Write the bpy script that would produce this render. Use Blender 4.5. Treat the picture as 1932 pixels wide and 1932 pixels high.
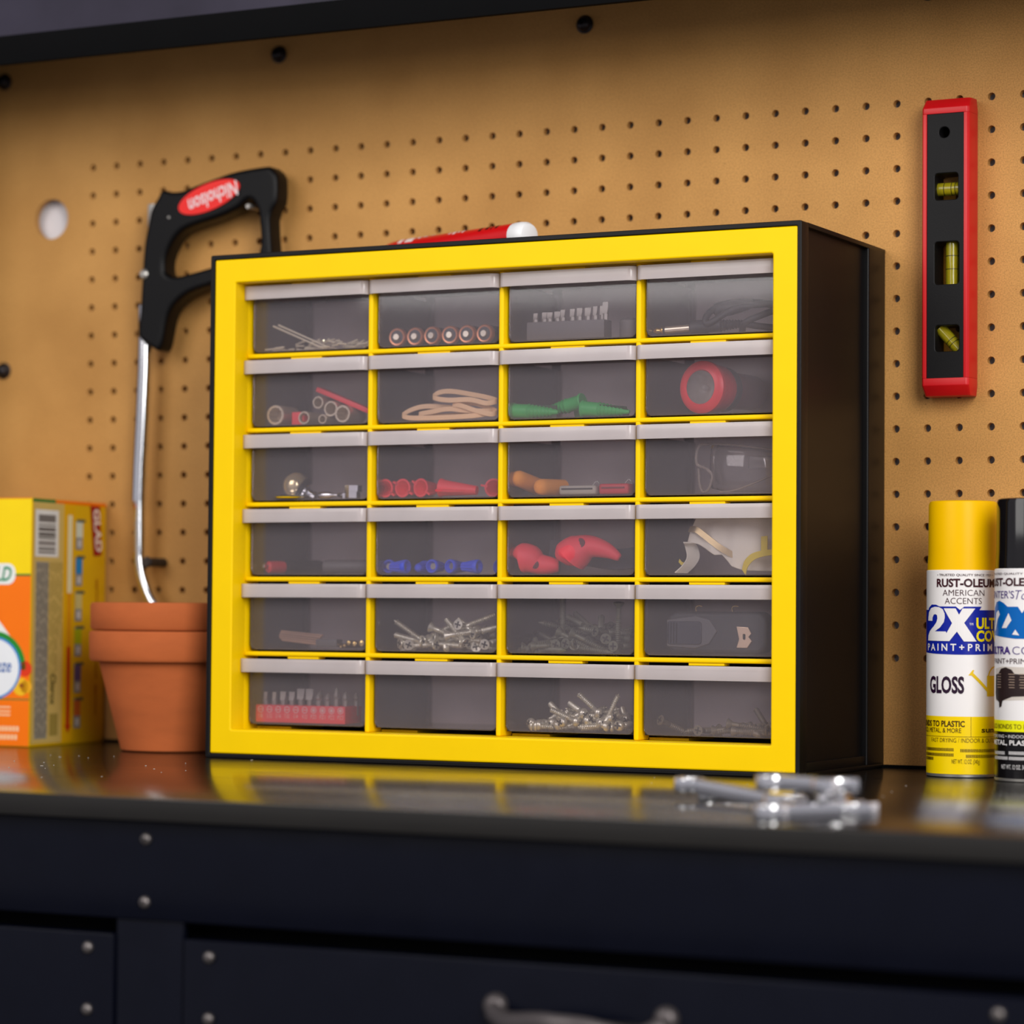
import bpy, bmesh, math, random
from mathutils import Vector, Matrix, Euler

for o in list(bpy.data.objects):
    bpy.data.objects.remove(o, do_unlink=True)
SC = bpy.context.scene
COL = SC.collection
S = 0.0254                      # everything below is laid out in inches, built in metres
PI = math.pi
random.seed(7)

# ------------------------------------------------------------------ camera
cam_d = bpy.data.cameras.new('camera')
cam = bpy.data.objects.new('camera', cam_d); COL.objects.link(cam)
cam.location = (58.576*S, -81.666*S, 4.552*S)
cam.rotation_euler = (1.6075, -0.0079, 0.4722)
cam_d.sensor_width = 36.0
cam_d.lens = 36.0*5299.17/1932.0
cam_d.dof.use_dof = True
cam_d.dof.focus_distance = 82.5*S
cam_d.dof.aperture_fstop = 4.3
cam_d.clip_start = 0.05
SC.camera = cam
# ------------------------------------------------------------------ world, lamps, exposure
W = bpy.data.worlds.new('garage_ambient'); SC.world = W; W.use_nodes = True
bg = W.node_tree.nodes['Background']
bg.inputs[0].default_value = (0.80, 0.78, 0.86, 1); bg.inputs[1].default_value = 0.50
def area(name, loc, aim, size, power, col=(1, 1, 1), size_y=None):
    d = bpy.data.lights.new(name, 'AREA'); d.energy = power; d.color = col
    d.shape = 'RECTANGLE'; d.size = size*S; d.size_y = (size_y or size)*S
    o = bpy.data.objects.new(name, d); COL.objects.link(o)
    o.location = Vector(loc)*S
    o.rotation_euler = (Vector(aim)-Vector(loc)).to_track_quat('-Z', 'Y').to_euler()
    return o
area('window_light', (92, -86, 46), (22, -4, 8), 40, 60, (1.0, 0.98, 0.95), 66)
area('shop_light', (-10, -100, 54), (16, -4, 8), 60, 28, (1.0, 0.97, 0.93), 60)
SC.view_settings.view_transform = 'Standard'
SC.view_settings.look = 'None'
SC.view_settings.exposure = 0.0
SC.view_settings.gamma = 1.0
SC.view_settings.use_curve_mapping = False
SC.cycles.transparent_max_bounces = 32
SC.cycles.max_bounces = 10

# ------------------------------------------------------------------ materials
def lin(c):
    out = []
    for v in c:
        v = v/255.0
        out.append(v/12.92 if v <= 0.04045 else ((v+0.055)/1.055)**2.4)
    return tuple(out)+(1.0,)
MATS = {}
def M(name, rgb, rough=0.5, metal=0.0, var=0.05, scale=30.0, bump=0.0, bscale=300.0, coat=0.0, spec=0.5, rvar=0.0, stretch=None):
    if name in MATS: return MATS[name]
    m = bpy.data.materials.new(name); m.use_nodes = True; MATS[name] = m
    nt = m.node_tree; b = nt.nodes['Principled BSDF']
    b.inputs['Roughness'].default_value = rough; b.inputs['Metallic'].default_value = metal
    b.inputs['Coat Weight'].default_value = coat; b.inputs['Specular IOR Level'].default_value = spec
    tc = nt.nodes.new('ShaderNodeTexCoord'); src = tc.outputs['Object']
    if stretch:
        mp = nt.nodes.new('ShaderNodeMapping'); mp.inputs['Scale'].default_value = stretch
        nt.links.new(src, mp.inputs[0]); src = mp.outputs[0]
    nz = nt.nodes.new('ShaderNodeTexNoise'); nz.inputs['Scale'].default_value = scale; nz.inputs['Detail'].default_value = 4
    nt.links.new(src, nz.inputs['Vector'])
    c = lin(rgb)
    rp = nt.nodes.new('ShaderNodeValToRGB')
    rp.color_ramp.elements[0].position = 0.3; rp.color_ramp.elements[1].position = 0.7
    rp.color_ramp.elements[0].color = tuple(max(0, v*(1-var)) for v in c[:3])+(1,)
    rp.color_ramp.elements[1].color = tuple(min(1, v*(1+var)) for v in c[:3])+(1,)
    nt.links.new(nz.outputs['Fac'], rp.inputs[0]); nt.links.new(rp.outputs[0], b.inputs['Base Color'])
    if rvar:
        mr = nt.nodes.new('ShaderNodeMapRange'); mr.inputs[3].default_value = max(0.02, rough-rvar); mr.inputs[4].default_value = rough+rvar
        nt.links.new(nz.outputs['Fac'], mr.inputs[0]); nt.links.new(mr.outputs[0], b.inputs['Roughness'])
    if bump:
        n2 = nt.nodes.new('ShaderNodeTexNoise'); n2.inputs['Scale'].default_value = bscale; n2.inputs['Detail'].default_value = 3
        nt.links.new(src, n2.inputs['Vector'])
        bp = nt.nodes.new('ShaderNodeBump'); bp.inputs['Strength'].default_value = bump; bp.inputs['Distance'].default_value = 0.0006
        nt.links.new(n2.outputs['Fac'], bp.inputs['Height']); nt.links.new(bp.outputs[0], b.inputs['Normal'])
    return m

def clear_plastic(name, tint, haze, gloss_rough=0.08, haze_col=(225, 215, 222), gloss=1.0):
    """thin clear polypropylene: mostly straight-through, a little milky scatter, fresnel gloss"""
    m = bpy.data.materials.new(name); m.use_nodes = True; MATS[name] = m
    nt = m.node_tree; N = nt.nodes; N.remove(N['Principled BSDF']); out = N['Material Output']
    tr = N.new('ShaderNodeBsdfTransparent'); tr.inputs[0].default_value = lin(tint)
    df = N.new('ShaderNodeBsdfDiffuse'); df.inputs[0].default_value = lin(haze_col)
    tl = N.new('ShaderNodeBsdfTranslucent'); tl.inputs[0].default_value = lin(haze_col)
    gl = N.new('ShaderNodeBsdfGlossy'); gl.inputs['Roughness'].default_value = gloss_rough
    nz = N.new('ShaderNodeTexNoise'); nz.inputs['Scale'].default_value = 25; tc = N.new('ShaderNodeTexCoord')
    nt.links.new(tc.outputs['Object'], nz.inputs['Vector'])
    mr = N.new('ShaderNodeMapRange'); mr.inputs[3].default_value = haze*0.85; mr.inputs[4].default_value = haze*1.15
    nt.links.new(nz.outputs['Fac'], mr.inputs[0])
    m0 = N.new('ShaderNodeMixShader'); m0.inputs[0].default_value = 0.25
    nt.links.new(df.outputs[0], m0.inputs[1]); nt.links.new(tl.outputs[0], m0.inputs[2])
    m1 = N.new('ShaderNodeMixShader'); nt.links.new(mr.outputs[0], m1.inputs[0])
    nt.links.new(tr.outputs[0], m1.inputs[1]); nt.links.new(m0.outputs[0], m1.inputs[2])
    fr = N.new('ShaderNodeFresnel'); fr.inputs[0].default_value = 1.45
    mu = N.new('ShaderNodeMath'); mu.operation = 'MULTIPLY'; mu.inputs[1].default_value = gloss
    nt.links.new(fr.outputs[0], mu.inputs[0])
    m2 = N.new('ShaderNodeMixShader'); nt.links.new(mu.outputs[0], m2.inputs[0])
    nt.links.new(m1.outputs[0], m2.inputs[1]); nt.links.new(gl.outputs[0], m2.inputs[2])
    nt.links.new(m2.outputs[0], out.inputs['Surface'])
    return m

def pegboard_material():
    m = bpy.data.materials.new('pegboard_fibre'); m.use_nodes = True
    nt = m.node_tree; N = nt.nodes; b = N['Principled BSDF']; b.inputs['Roughness'].default_value = 0.62
    b.inputs['Specular IOR Level'].default_value = 0.3
    tc = N.new('ShaderNodeTexCoord')
    n1 = N.new('ShaderNodeTexNoise'); n1.inputs['Scale'].default_value = 9; n1.inputs['Detail'].default_value = 5
    n2 = N.new('ShaderNodeTexNoise'); n2.inputs['Scale'].default_value = 900; n2.inputs['Detail'].default_value = 6
    n3 = N.new('ShaderNodeTexNoise'); n3.inputs['Scale'].default_value = 420; n3.inputs['Detail'].default_value = 2
    for n in (n1, n2, n3): nt.links.new(tc.outputs['Object'], n.inputs['Vector'])
    r1 = N.new('ShaderNodeValToRGB'); r1.color_ramp.elements[0].color = lin((188, 136, 72)); r1.color_ramp.elements[1].color = lin((206, 152, 84))
    r1.color_ramp.elements[0].position = 0.35; r1.color_ramp.elements[1].position = 0.65
    nt.links.new(n1.outputs['Fac'], r1.inputs[0])
    r2 = N.new('ShaderNodeValToRGB'); r2.color_ramp.elements[0].color = (0.72, 0.72, 0.72, 1); r2.color_ramp.elements[1].color = (1.1, 1.1, 1.1, 1)
    r2.color_ramp.elements[0].position = 0.35; r2.color_ramp.elements[1].position = 0.6
    nt.links.new(n2.outputs['Fac'], r2.inputs[0])
    mx = N.new('ShaderNodeMix'); mx.data_type = 'RGBA'; mx.blend_type = 'MULTIPLY'; mx.inputs[0].default_value = 0.8
    nt.links.new(r1.outputs[0], mx.inputs[6]); nt.links.new(r2.outputs[0], mx.inputs[7])
    r3 = N.new('ShaderNodeValToRGB'); r3.color_ramp.elements[0].color = (0.35, 0.28, 0.2, 1); r3.color_ramp.elements[1].color = (1, 1, 1, 1)
    r3.color_ramp.elements[0].position = 0.20; r3.color_ramp.elements[1].position = 0.29
    nt.links.new(n3.outputs['Fac'], r3.inputs[0])
    m2 = N.new('ShaderNodeMix'); m2.data_type = 'RGBA'; m2.blend_type = 'MULTIPLY'; m2.inputs[0].default_value = 1.0
    nt.links.new(mx.outputs[2], m2.inputs[6]); nt.links.new(r3.outputs[0], m2.inputs[7])
    nt.links.new(m2.outputs[2], b.inputs['Base Color'])
    bp = N.new('ShaderNodeBump'); bp.inputs['Strength'].default_value = 0.12; bp.inputs['Distance'].default_value = 0.0004
    nt.links.new(n2.outputs['Fac'], bp.inputs['Height']); nt.links.new(bp.outputs[0], b.inputs['Normal'])
    return m

YEL = M('yellow_plastic', (252, 208, 0), 0.38, var=0.015, bump=0.05, bscale=700, spec=0.12)
BLK = M('black_plastic', (9, 8, 9), 0.42, var=0.1, bump=0.05, bscale=600, spec=0.22)
BLKM = M('matt_black', (13, 12, 13), 0.5, var=0.1, bump=0.1, bscale=900, spec=0.2)
NAVY = M('navy_enamel', (7, 9, 20), 0.22, var=0.08, spec=0.15, rvar=0.04)
HUTCH = M('hutch_enamel_reflections', (46, 42, 55), 0.22, var=0.35, scale=9, rvar=0.04)  # strong blotches in the colour imitate soft reflections in the enamel
UNDER = M('black_underside', (5, 5, 6), 0.8, var=0.1, spec=0.1)
TOPM = M('worktop_laminate', (22, 19, 17), 0.17, var=0.14, scale=60, rvar=0.05, bump=0.03, bscale=500, stretch=(0.4, 1, 1))
EDGE = M('worktop_edge', (22, 20, 18), 0.5, var=0.1, scale=80, stretch=(0.3, 1, 1), spec=0.3)
PEG = pegboard_material()
WALL = M('white_wall', (226, 220, 222), 0.8, var=0.03)
CHR = M('chrome', (232, 232, 234), 0.14, 1.0, var=0.02)
STL = M('steel', (176, 172, 166), 0.38, 0.75, var=0.08)
ZINC = M('zinc_plate', (228, 224, 206), 0.28, 0.6, var=0.18, scale=400)
DKSTL = M('dark_coated_steel', (112, 114, 98), 0.4, 0.3, var=0.15, scale=300)
BOLTM = M('bolt_steel', (112, 106, 104), 0.35, 0.8, var=0.2, scale=200)
PEWT = M('pewter', (84, 78, 78), 0.4, 0.6, var=0.1)
TERRA = M('terracotta', (184, 96, 50), 0.8, var=0.13, scale=14, bump=0.25, bscale=260, spec=0.2, stretch=(1, 1, 3))
RED = M('red_paint', (202, 9, 19), 0.42, var=0.05, bump=0.05, bscale=500)
REDP = M('red_plastic', (250, 58, 72), 0.45, var=0.04)
REDD = M('dark_red_plastic', (120, 24, 34), 0.45, var=0.05)
GREEN = M('green_plastic', (38, 176, 84), 0.45, var=0.06)
BLUEP = M('blue_plastic', (48, 84, 240), 0.45, var=0.05)
ORANGE = M('orange_foam', (255, 162, 48), 0.75, var=0.06, bump=0.2, bscale=900)
TAN = M('tan_rubber', (244, 204, 160), 0.6, var=0.05)
BITM = M('bit_steel', (150, 144, 138), 0.4, 0.3, var=0.08)
GREYP = M('grey_plastic', (96, 92, 92), 0.5, var=0.06)
DGREY = M('dark_grey_plastic', (34, 34, 38), 0.5, var=0.08)
COPPER = M('copper_wrap', (206, 138, 104), 0.35, 0.6, var=0.05)
GOLD = M('gold_plate', (222, 188, 120), 0.25, 0.9, var=0.05)
BRASS = M('brass_ball', (238, 220, 176), 0.14, 0.7, var=0.05)
WOODB = M('brown_wood', (176, 140, 116), 0.6, var=0.15, scale=120, stretch=(0.2, 1, 1))
WHITEF = M('white_fabric', (232, 226, 212), 0.9, var=0.04, bump=0.3, bscale=900)
YSTRAP = M('yellow_elastic', (214, 190, 40), 0.7, var=0.08)
WHT = M('white_plastic', (238, 238, 238), 0.35, var=0.02)
INTER = M('grey_lining', (112, 104, 112), 0.6, var=0.05)
DRAWER = clear_plastic('drawer_plastic', (252, 250, 252), 0.04, 0.10, (220, 210, 216))
DRFRONT = clear_plastic('drawer_front_plastic', (253, 251, 253), 0.078, 0.05, (226, 212, 218))
DRBACK = clear_plastic('drawer_back_plastic', (246, 240, 244), 0.92, 0.3, (240, 226, 230))
LIP = clear_plastic('drawer_lip_plastic', (246, 238, 236), 0.62, 0.16, (240, 230, 230))
CLEAR = clear_plastic('clear_lens_plastic', (236, 234, 232), 0.05, 0.05, (220, 212, 205), 1.6)
VIAL = clear_plastic('vial_fluid', (232, 222, 80), 0.4, 0.05, (226, 210, 40), 1.2)
def flat(name, rgb, rough=0.45): return M('ink_'+name, rgb, rough, var=0.03, spec=0.25)

# ------------------------------------------------------------------ mesh helpers
class MB:
    def __init__(s): s.v = []; s.f = []; s.bev = None
    def add(s, vs, fs):
        k = len(s.v); s.v += [tuple(p) for p in vs]; s.f += [tuple(i+k for i in f) for f in fs]; return s
    def box(s, x0, x1, y0, y1, z0, z1):
        vs = [(x0, y0, z0), (x1, y0, z0), (x1, y1, z0), (x0, y1, z0), (x0, y0, z1), (x1, y0, z1), (x1, y1, z1), (x0, y1, z1)]
        return s.add(vs, [(0, 3, 2, 1), (4, 5, 6, 7), (0, 1, 5, 4), (1, 2, 6, 5), (2, 3, 7, 6), (3, 0, 4, 7)])
    def obox(s, c, ax, ay, az):
        c = Vector(c); ax, ay, az = Vector(ax), Vector(ay), Vector(az)
        vs = [c+a*ax+b*ay+d*az for d in (-1, 1) for a, b in ((-1, -1), (1, -1), (1, 1), (-1, 1))]
        fs = [(0, 3, 2, 1), (4, 5, 6, 7), (0, 1, 5, 4), (1, 2, 6, 5), (2, 3, 7, 6), (3, 0, 4, 7)]
        if ax.cross(ay).dot(az) < 0: fs = [f[::-1] for f in fs]
        return s.add(vs, fs)
    def lathe(s, prof, origin=(0, 0, 0), axis=(0, 0, 1), n=24, cap0=True, cap1=True):
        """prof: list of (radius, distance along axis)"""
        a = Vector(axis).normalized(); o = Vector(origin)
        t = Vector((0, 0, 1)) if abs(a.z) < 0.9 else Vector((1, 0, 0))
        u = a.cross(t).normalized(); w = a.cross(u)
        vs = []; fs = []; m = len(prof)
        for r, d in prof:
            for i in range(n):
                q = 2*PI*i/n; vs.append(o+a*d+(u*math.cos(q)+w*math.sin(q))*r)
        for j in range(m-1):
            for i in range(n):
                i2 = (i+1) % n; fs.append((j*n+i, j*n+i2, (j+1)*n+i2, (j+1)*n+i))
        if cap0 and prof[0][0] > 1e-5: fs.append(tuple(range(n-1, -1, -1)))
        if cap1 and prof[-1][0] > 1e-5: fs.append(tuple((m-1)*n+i for i in range(n)))
        return s.add(vs, fs)
    def cyl(s, p0, p1, r, n=16, r1=None):
        p0 = Vector(p0); p1 = Vector(p1); d = p1-p0
        return s.lathe([(r, 0), (r if r1 is None else r1, d.length)], p0, d, n)
    def sphere(s, c, r, n=20, m=12, sc=(1, 1, 1)):
        c = Vector(c); vs = []; fs = []
        for j in range(m+1):
            t = PI*j/m
            for i in range(n):
                q = 2*PI*i/n
                vs.append((c.x+r*sc[0]*math.sin(t)*math.cos(q), c.y+r*sc[1]*math.sin(t)*math.sin(q), c.z-r*sc[2]*math.cos(t)))
        for j in range(m):
            for i in range(n):
                i2 = (i+1) % n; fs.append((j*n+i, j*n+i2, (j+1)*n+i2, (j+1)*n+i))
        return s.add(vs, fs)
    def tube(s, path, rad, n=10, closed=False, sx=1.0, sz=1.0, ref=(0, 1, 0), caps=True):
        """swept section; rad number or list; ref keeps the section from twisting (sx across ref x tangent, sz along ref)"""
        P = [Vector(p) for p in path]; m = len(P); vs = []; fs = []
        for k in range(m):
            if closed: t = P[(k+1) % m]-P[k-1]
            else: t = P[min(k+1, m-1)]-P[max(k-1, 0)]
            t.normalize(); rf = Vector(ref); u = rf.cross(t)
            if u.length < 1e-4: u = Vector((1, 0, 0)).cross(t)
            u.normalize(); w = t.cross(u)
            r = rad[k] if isinstance(rad, (list, tuple)) else rad
            for i in range(n):
                q = 2*PI*i/n; vs.append(P[k]+u*math.cos(q)*r*sx+w*math.sin(q)*r*sz)
        for k in range(m if closed else m-1):
            k2 = (k+1) % m
            for i in range(n):
                i2 = (i+1) % n; fs.append((k*n+i, k*n+i2, k2*n+i2, k2*n+i))
        if not closed and caps: fs.append(tuple(range(n-1, -1, -1))); fs.append(tuple((m-1)*n+i for i in range(n)))
        return s.add(vs, fs)
    def ribbon(s, path, wdir, half, thick, closed=False):
        """flat band: width along wdir, thickness across it"""
        P = [Vector(p) for p in path]; m = len(P); wd = Vector(wdir).normalized(); vs = []; fs = []
        for k in range(m):
            t = (P[(k+1) % m]-P[k-1]) if closed else (P[min(k+1, m-1)]-P[max(k-1, 0)])
            t.normalize(); nn = t.cross(wd).normalized()*thick*0.5
            vs += [P[k]-wd*half-nn, P[k]+wd*half-nn, P[k]+wd*half+nn, P[k]-wd*half+nn]
        for k in range(m if closed else m-1):
            a = k*4; b = ((k+1) % m)*4
            for i in range(4):
                i2 = (i+1) % 4; fs.append((a+i, a+i2, b+i2, b+i))
        if not closed: fs += [(3, 2, 1, 0), tuple((m-1)*4+i for i in range(4))]
        return s.add(vs, fs)

ORG = {}
def tag(o, label=None, cat=None, group=None, kind=None):
    if label: o['label'] = label
    if cat: o['category'] = cat
    if group: o['group'] = group
    if kind: o['kind'] = kind
    return o
def thing(name, origin, label, cat, group=None):
    o = bpy.data.objects.new(name, None); COL.objects.link(o); o.empty_display_size = 0.01
    o.location = Vector(origin)*S; ORG[o] = Vector(origin)
    return tag(o, label, cat, group)
def mesh(name, mb, bevel=0.0, seg=2, smooth=True, ang=40, org=(0, 0, 0), recalc=True):
    me = bpy.data.meshes.new(name); og = Vector(org)
    me.from_pydata([tuple((Vector(p)-og)*S) for p in mb.v], [], mb.f)
    bm = bmesh.new(); bm.from_mesh(me)
    if recalc: bmesh.ops.recalc_face_normals(bm, faces=bm.faces)
    if bevel:
        es = [e for e in bm.edges if len(e.link_faces) == 2 and e.calc_face_angle(0) > 0.5]
        bmesh.ops.bevel(bm, geom=es, offset=bevel*S, segments=seg, profile=0.6, affect='EDGES', clamp_overlap=True)
    bm.to_mesh(me); bm.free()
    if smooth:
        me.shade_smooth(); me.set_sharp_from_angle(angle=math.radians(ang))
    return me
def part(name, mb, mat, parent=None, **k):
    """one mesh object; vertices are given in scene inches unless the parent was made at the zero origin"""
    og = ORG.get(parent, Vector((0, 0, 0)))
    o = bpy.data.objects.new(name, mesh(name, mb, org=og, **k)); COL.objects.link(o)
    o.data.materials.append(mat)
    if parent is not None: o.parent = parent
    ORG[o] = og
    return o
def solo(name, mb, mat, origin, label, cat, group=None, **k):
    """a thing that is one mesh"""
    o = bpy.data.objects.new(name, mesh(name, mb, org=origin, **k)); COL.objects.link(o)
    o.location = Vector(origin)*S; o.data.materials.append(mat); ORG[o] = Vector(origin)
    return tag(o, label, cat, group)
def struct(name, mb, mat, **k):
    o = part(name, mb, mat, **k); o['kind'] = 'structure'; return o
def copy_tree(o, parent=None):
    c = o.copy(); COL.objects.link(c); c.parent = parent
    for ch in list(o.children): copy_tree(ch, c)
    return c
def catmull(P, n=4, closed=True):
    out = []; m = len(P)
    for i in range(m if closed else m-1):
        p0, p1, p2, p3 = (Vector(P[(i-1) % m]), Vector(P[i]), Vector(P[(i+1) % m]), Vector(P[(i+2) % m])) if closed else \
            (Vector(P[max(i-1, 0)]), Vector(P[i]), Vector(P[i+1]), Vector(P[min(i+2, m-1)]))
        for k in range(n):
            t = k/n
            out.append(0.5*((2*p1)+(p2-p0)*t+(2*p0-5*p1+4*p2-p3)*t*t+(3*p1-p0-3*p2+p3)*t**3))
    if not closed: out.append(Vector(P[-1]))
    return out
def outline(loops, half, bevel=0.0, res=2):
    """filled 2-D outline (first loop outer, others holes) extruded by +-half; returns verts, faces in the xy plane"""
    cu = bpy.data.curves.new('tmp', 'CURVE'); cu.dimensions = '2D'; cu.fill_mode = 'BOTH'
    cu.extrude = max(0.0, half-bevel); cu.bevel_depth = bevel; cu.bevel_resolution = res; cu.offset = -bevel
    for L in loops:
        sp = cu.splines.new('POLY'); sp.points.add(len(L)-1)
        for p, q in zip(sp.points, L): p.co = (q[0], q[1], 0, 1)
        sp.use_cyclic_u = True
    ob = bpy.data.objects.new('tmp', cu); COL.objects.link(ob)
    me = bpy.data.meshes.new_from_object(ob.evaluated_get(bpy.context.evaluated_depsgraph_get()))
    v = [tuple(x.co) for x in me.vertices]; f = [tuple(p.vertices) for p in me.polygons]
    bpy.data.objects.remove(ob, do_unlink=True); bpy.data.curves.remove(cu); bpy.data.meshes.remove(me)
    return v, f
def front_outline(loops, y, half, bevel=0.0, res=2):
    """outline drawn in x,z and facing the front, centred on depth y"""
    v, f = outline(loops, half, bevel, res); mb = MB()
    return mb.add([(a, y-c, b) for a, b, c in v], f)
def rrect(x0, x1, z0, z1, r, n=5, corners=(1, 1, 1, 1)):
    out = []
    for (cx, cz, a0, k) in ((x1-r, z1-r, 0, 0), (x0+r, z1-r, 90, 1), (x0+r, z0+r, 180, 2), (x1-r, z0+r, 270, 3)):
        if corners[k]:
            for i in range(n+1):
                a = math.radians(a0+90*i/n); out.append((cx+r*math.cos(a), cz+r*math.sin(a)))
        else:
            out.append((cx+(r if k in (0, 3) else -r), cz+(r if k in (0, 1) else -r)))
    return out
def circ(cx, cz, r, n=24, sx=1.0): return [(cx+r*sx*math.cos(2*PI*i/n), cz+r*math.sin(2*PI*i/n)) for i in range(n)]

# ---- lettering
def glyphs(body, w, h, bold=0.0, shear=0.0, step=None):
    cu = bpy.data.curves.new('tmp', 'FONT'); cu.body = body; cu.size = 1; cu.offset = bold; cu.shear = shear
    cu.fill_mode = 'FRONT'; cu.resolution_u = 3
    ob = bpy.data.objects.new('tmp', cu); COL.objects.link(ob)
    me = bpy.data.meshes.new_from_object(ob.evaluated_get(bpy.context.evaluated_depsgraph_get()))
    bpy.data.objects.remove(ob, do_unlink=True); bpy.data.curves.remove(cu)
    xs = [v.co.x for v in me.vertices]; ys = [v.co.y for v in me.vertices]
    x0, x1, y0, y1 = min(xs), max(xs), min(ys), max(ys)
    kx = w/(x1-x0); ky = h/(y1-y0)
    bm = bmesh.new(); bm.from_mesh(me); bpy.data.meshes.remove(me)
    for v in bm.verts: v.co = ((v.co.x-x0)*kx, (v.co.y-y0)*ky, 0)
    if step:
        x = step
        while x < w:
            bmesh.ops.bisect_plane(bm, geom=list(bm.verts)+list(bm.edges)+list(bm.faces), plane_co=(x, 0, 0), plane_no=(1, 0, 0)); x += step
    bm.verts.index_update()
    v = [(p.co.x, p.co.y) for p in bm.verts]; f = [tuple(q.index for q in fc.verts) for fc in bm.faces]
    bm.free(); return v, f
def on_plane(vf, O, U, V):
    O, U, V = Vector(O), Vector(U), Vector(V); mb = MB()
    return mb.add([O+U*a+V*b for a, b in vf[0]], vf[1])
def quad_print(O, U, V, u0, u1, v0, v1):
    return on_plane(([(u0, v0), (u1, v0), (u1, v1), (u0, v1)], [(0, 1, 2, 3)]), O, U, V)

# ================================================================== SETTING
struct('floor', MB().box(-70, 120, -130, 8, -35, -34.5), M('garage_concrete', (92, 90, 88), 0.7, var=0.15, scale=3, bump=0.2, bscale=40))
struct('wall_back', MB().box(-70, 120, 0.50, 1.4, -34.5, 70), WALL)

# ---- pegboard with real holes
TH = 0.25
def ring_cell(mb, cx, cz, hw, hr, n):
    """square cell of half-width hw with a round through-hole, front and back skins and the hole's wall"""
    k = len(mb.v)
    sq = []; ci = []
    for i in range(n):
        a = 2*PI*i/n; c, s_ = math.cos(a), math.sin(a); m = max(abs(c), abs(s_))
        sq.append((cx+hw*c/m, cz+hw*s_/m)); ci.append((cx+hr*c, cz+hr*s_))
    vs = [(x, 0, z) for x, z in sq]+[(x, 0, z) for x, z in ci]+[(x, TH, z) for x, z in ci]+[(x, TH, z) for x, z in sq]
    fs = []
    for i in range(n):
        j = (i+1) % n
        fs += [(i, j, n+j, n+i), (n+i, n+j, 2*n+j, 2*n+i), (2*n+i, 2*n+j, 3*n+j, 3*n+i)]
    mb.add(vs, fs)
def slab(mb, x0, x1, z0, z1): mb.box(x0, x1, 0, TH, z0, z1)
pb = thing('pegboard', (19, 0, 0.06), 'tan hardboard pegboard with rows of round holes behind the drawer cabinet', 'pegboard')
mb = MB(); NC = 46
for c in range(NC):
    for r in range(18): ring_cell(mb, c, 20.333-r, 0.5, 0.12, 16)
zt, zb = 20.833, 2.833
slab(mb, -0.5, NC-0.5, zt, 24.45); slab(mb, -0.5, NC-0.5, 0.06, zb)
ring_cell(mb, -1.79, 18.6, 1.0, 0.72, 40)
slab(mb, -9, -2.79, 0.06, 24.45); slab(mb, -2.79, -0.79, 19.6, 24.45); slab(mb, -2.79, -0.79, 0.06, 17.6); slab(mb, -0.79, -0.5, 0.06, 24.45)
slab(mb, NC-0.5, 47.5, 0.06, 24.45)
part('panel', mb, PEG, pb, smooth=False, recalc=False)
for (x, z) in ((-3.93, 23.71), (7.72, 23.73), (19.36, 23.73), (31.0, 23.73), (-3.79, 13.21), (42.6, 23.73), (-3.79, 2.7)):
    sc_ = MB().lathe([(0.30, 0), (0.30, 0.05), (0.24, 0.08), (0.24, 0.16), (0.17, 0.27), (0.06, 0.31)], (x, 0, z), (0, -1, 0), 20)
    o = part('mounting_screw', sc_, M('dark_screw', (42, 38, 40), 0.35, 0.6), pb)
    part('drive_recess', MB().box(x-.05, x+.05, -.318, -.30, z-.05, z+.05), UNDER, o)

# ---- overhead unit of the hutch
oc = thing('overhead_cabinet', (20, -3, 22.9), 'dark enamelled overhead cabinet with black lower lip above the pegboard', 'cabinet')
part('underside', MB().box(-9, 47.5, -5.85, 0.3, 24.6, 24.75), UNDER, oc)
part('front_panel', MB().box(-9, 47.5, -6.0, -5.85, 23.80, 40), HUTCH, oc, bevel=0.03)
part('lower_lip', MB().box(-9, 47.5, -6.03, -5.8, 22.90, 23.88), UNDER, oc, bevel=0.04)
part('body', MB().box(-9, 47.5, -5.85, 0.3, 24.76, 40), UNDER, oc)
part('bolt', MB().lathe([(0.13, 0), (0.11, 0.05), (0.05, 0.08)], (-.2, -6.03, 23.6), (0, -1, 0), 14), BOLTM, oc)
sp = thing('hutch_upright', (-4.8, -2, 0), 'dark enamelled side upright of the hutch beside the pegboard', 'upright')
part('web', MB().box(-4.95, -4.75, -4.25, -.01, 0.01, 24.35), NAVY, sp)
part('flange', MB().box(-5.6, -4.95, -4.25, -4.1, 0.01, 24.35), NAVY, sp)

# ---- workbench
wb = thing('workbench', (17, -12, -34.5), 'dark workbench with black laminate top and navy steel drawers', 'workbench')
part('worktop', MB().box(-12, 50, -24.2, 0.3, -0.56, 0.0), TOPM, wb, bevel=0.05)
part('worktop_edging', MB().box(-12, 50, -24.23, -24.19, -0.55, -0.025), EDGE, wb, bevel=0.01)
part('apron_rail', MB().box(-12, 50, -23.82, -23.5, -3.03, -0.57), NAVY, wb, bevel=0.06)
part('post', MB().box(18.04, 20.0, -23.72, -23.5, -34.4, -3.04), NAVY, wb, bevel=0.03)
part('carcass', MB().box(-12, 50, -22.6, 0.28, -34.5, -3.2), UNDER, wb)
part('back_strip', MB().box(-8.4, 47.5, -0.16, -0.01, 0.0, 0.09), UNDER, wb)
def bolt(x, z, y, parent):
    o = part('screw', MB().lathe([(0.15, 0), (0.15, 0.04), (0.12, 0.09), (0.06, 0.115)], (x, y, z), (0, -1, 0), 18), BOLTM, parent)
    rc = MB()
    for a in (0.3, 0.3+PI/2): rc.obox((x, y-0.113, z), (math.cos(a)*.055, 0, math.sin(a)*.055), (0, .006, 0), (-math.sin(a)*.015, 0, math.cos(a)*.015))
    part('drive_recess', rc, UNDER, o) if parent is wb else None
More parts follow.
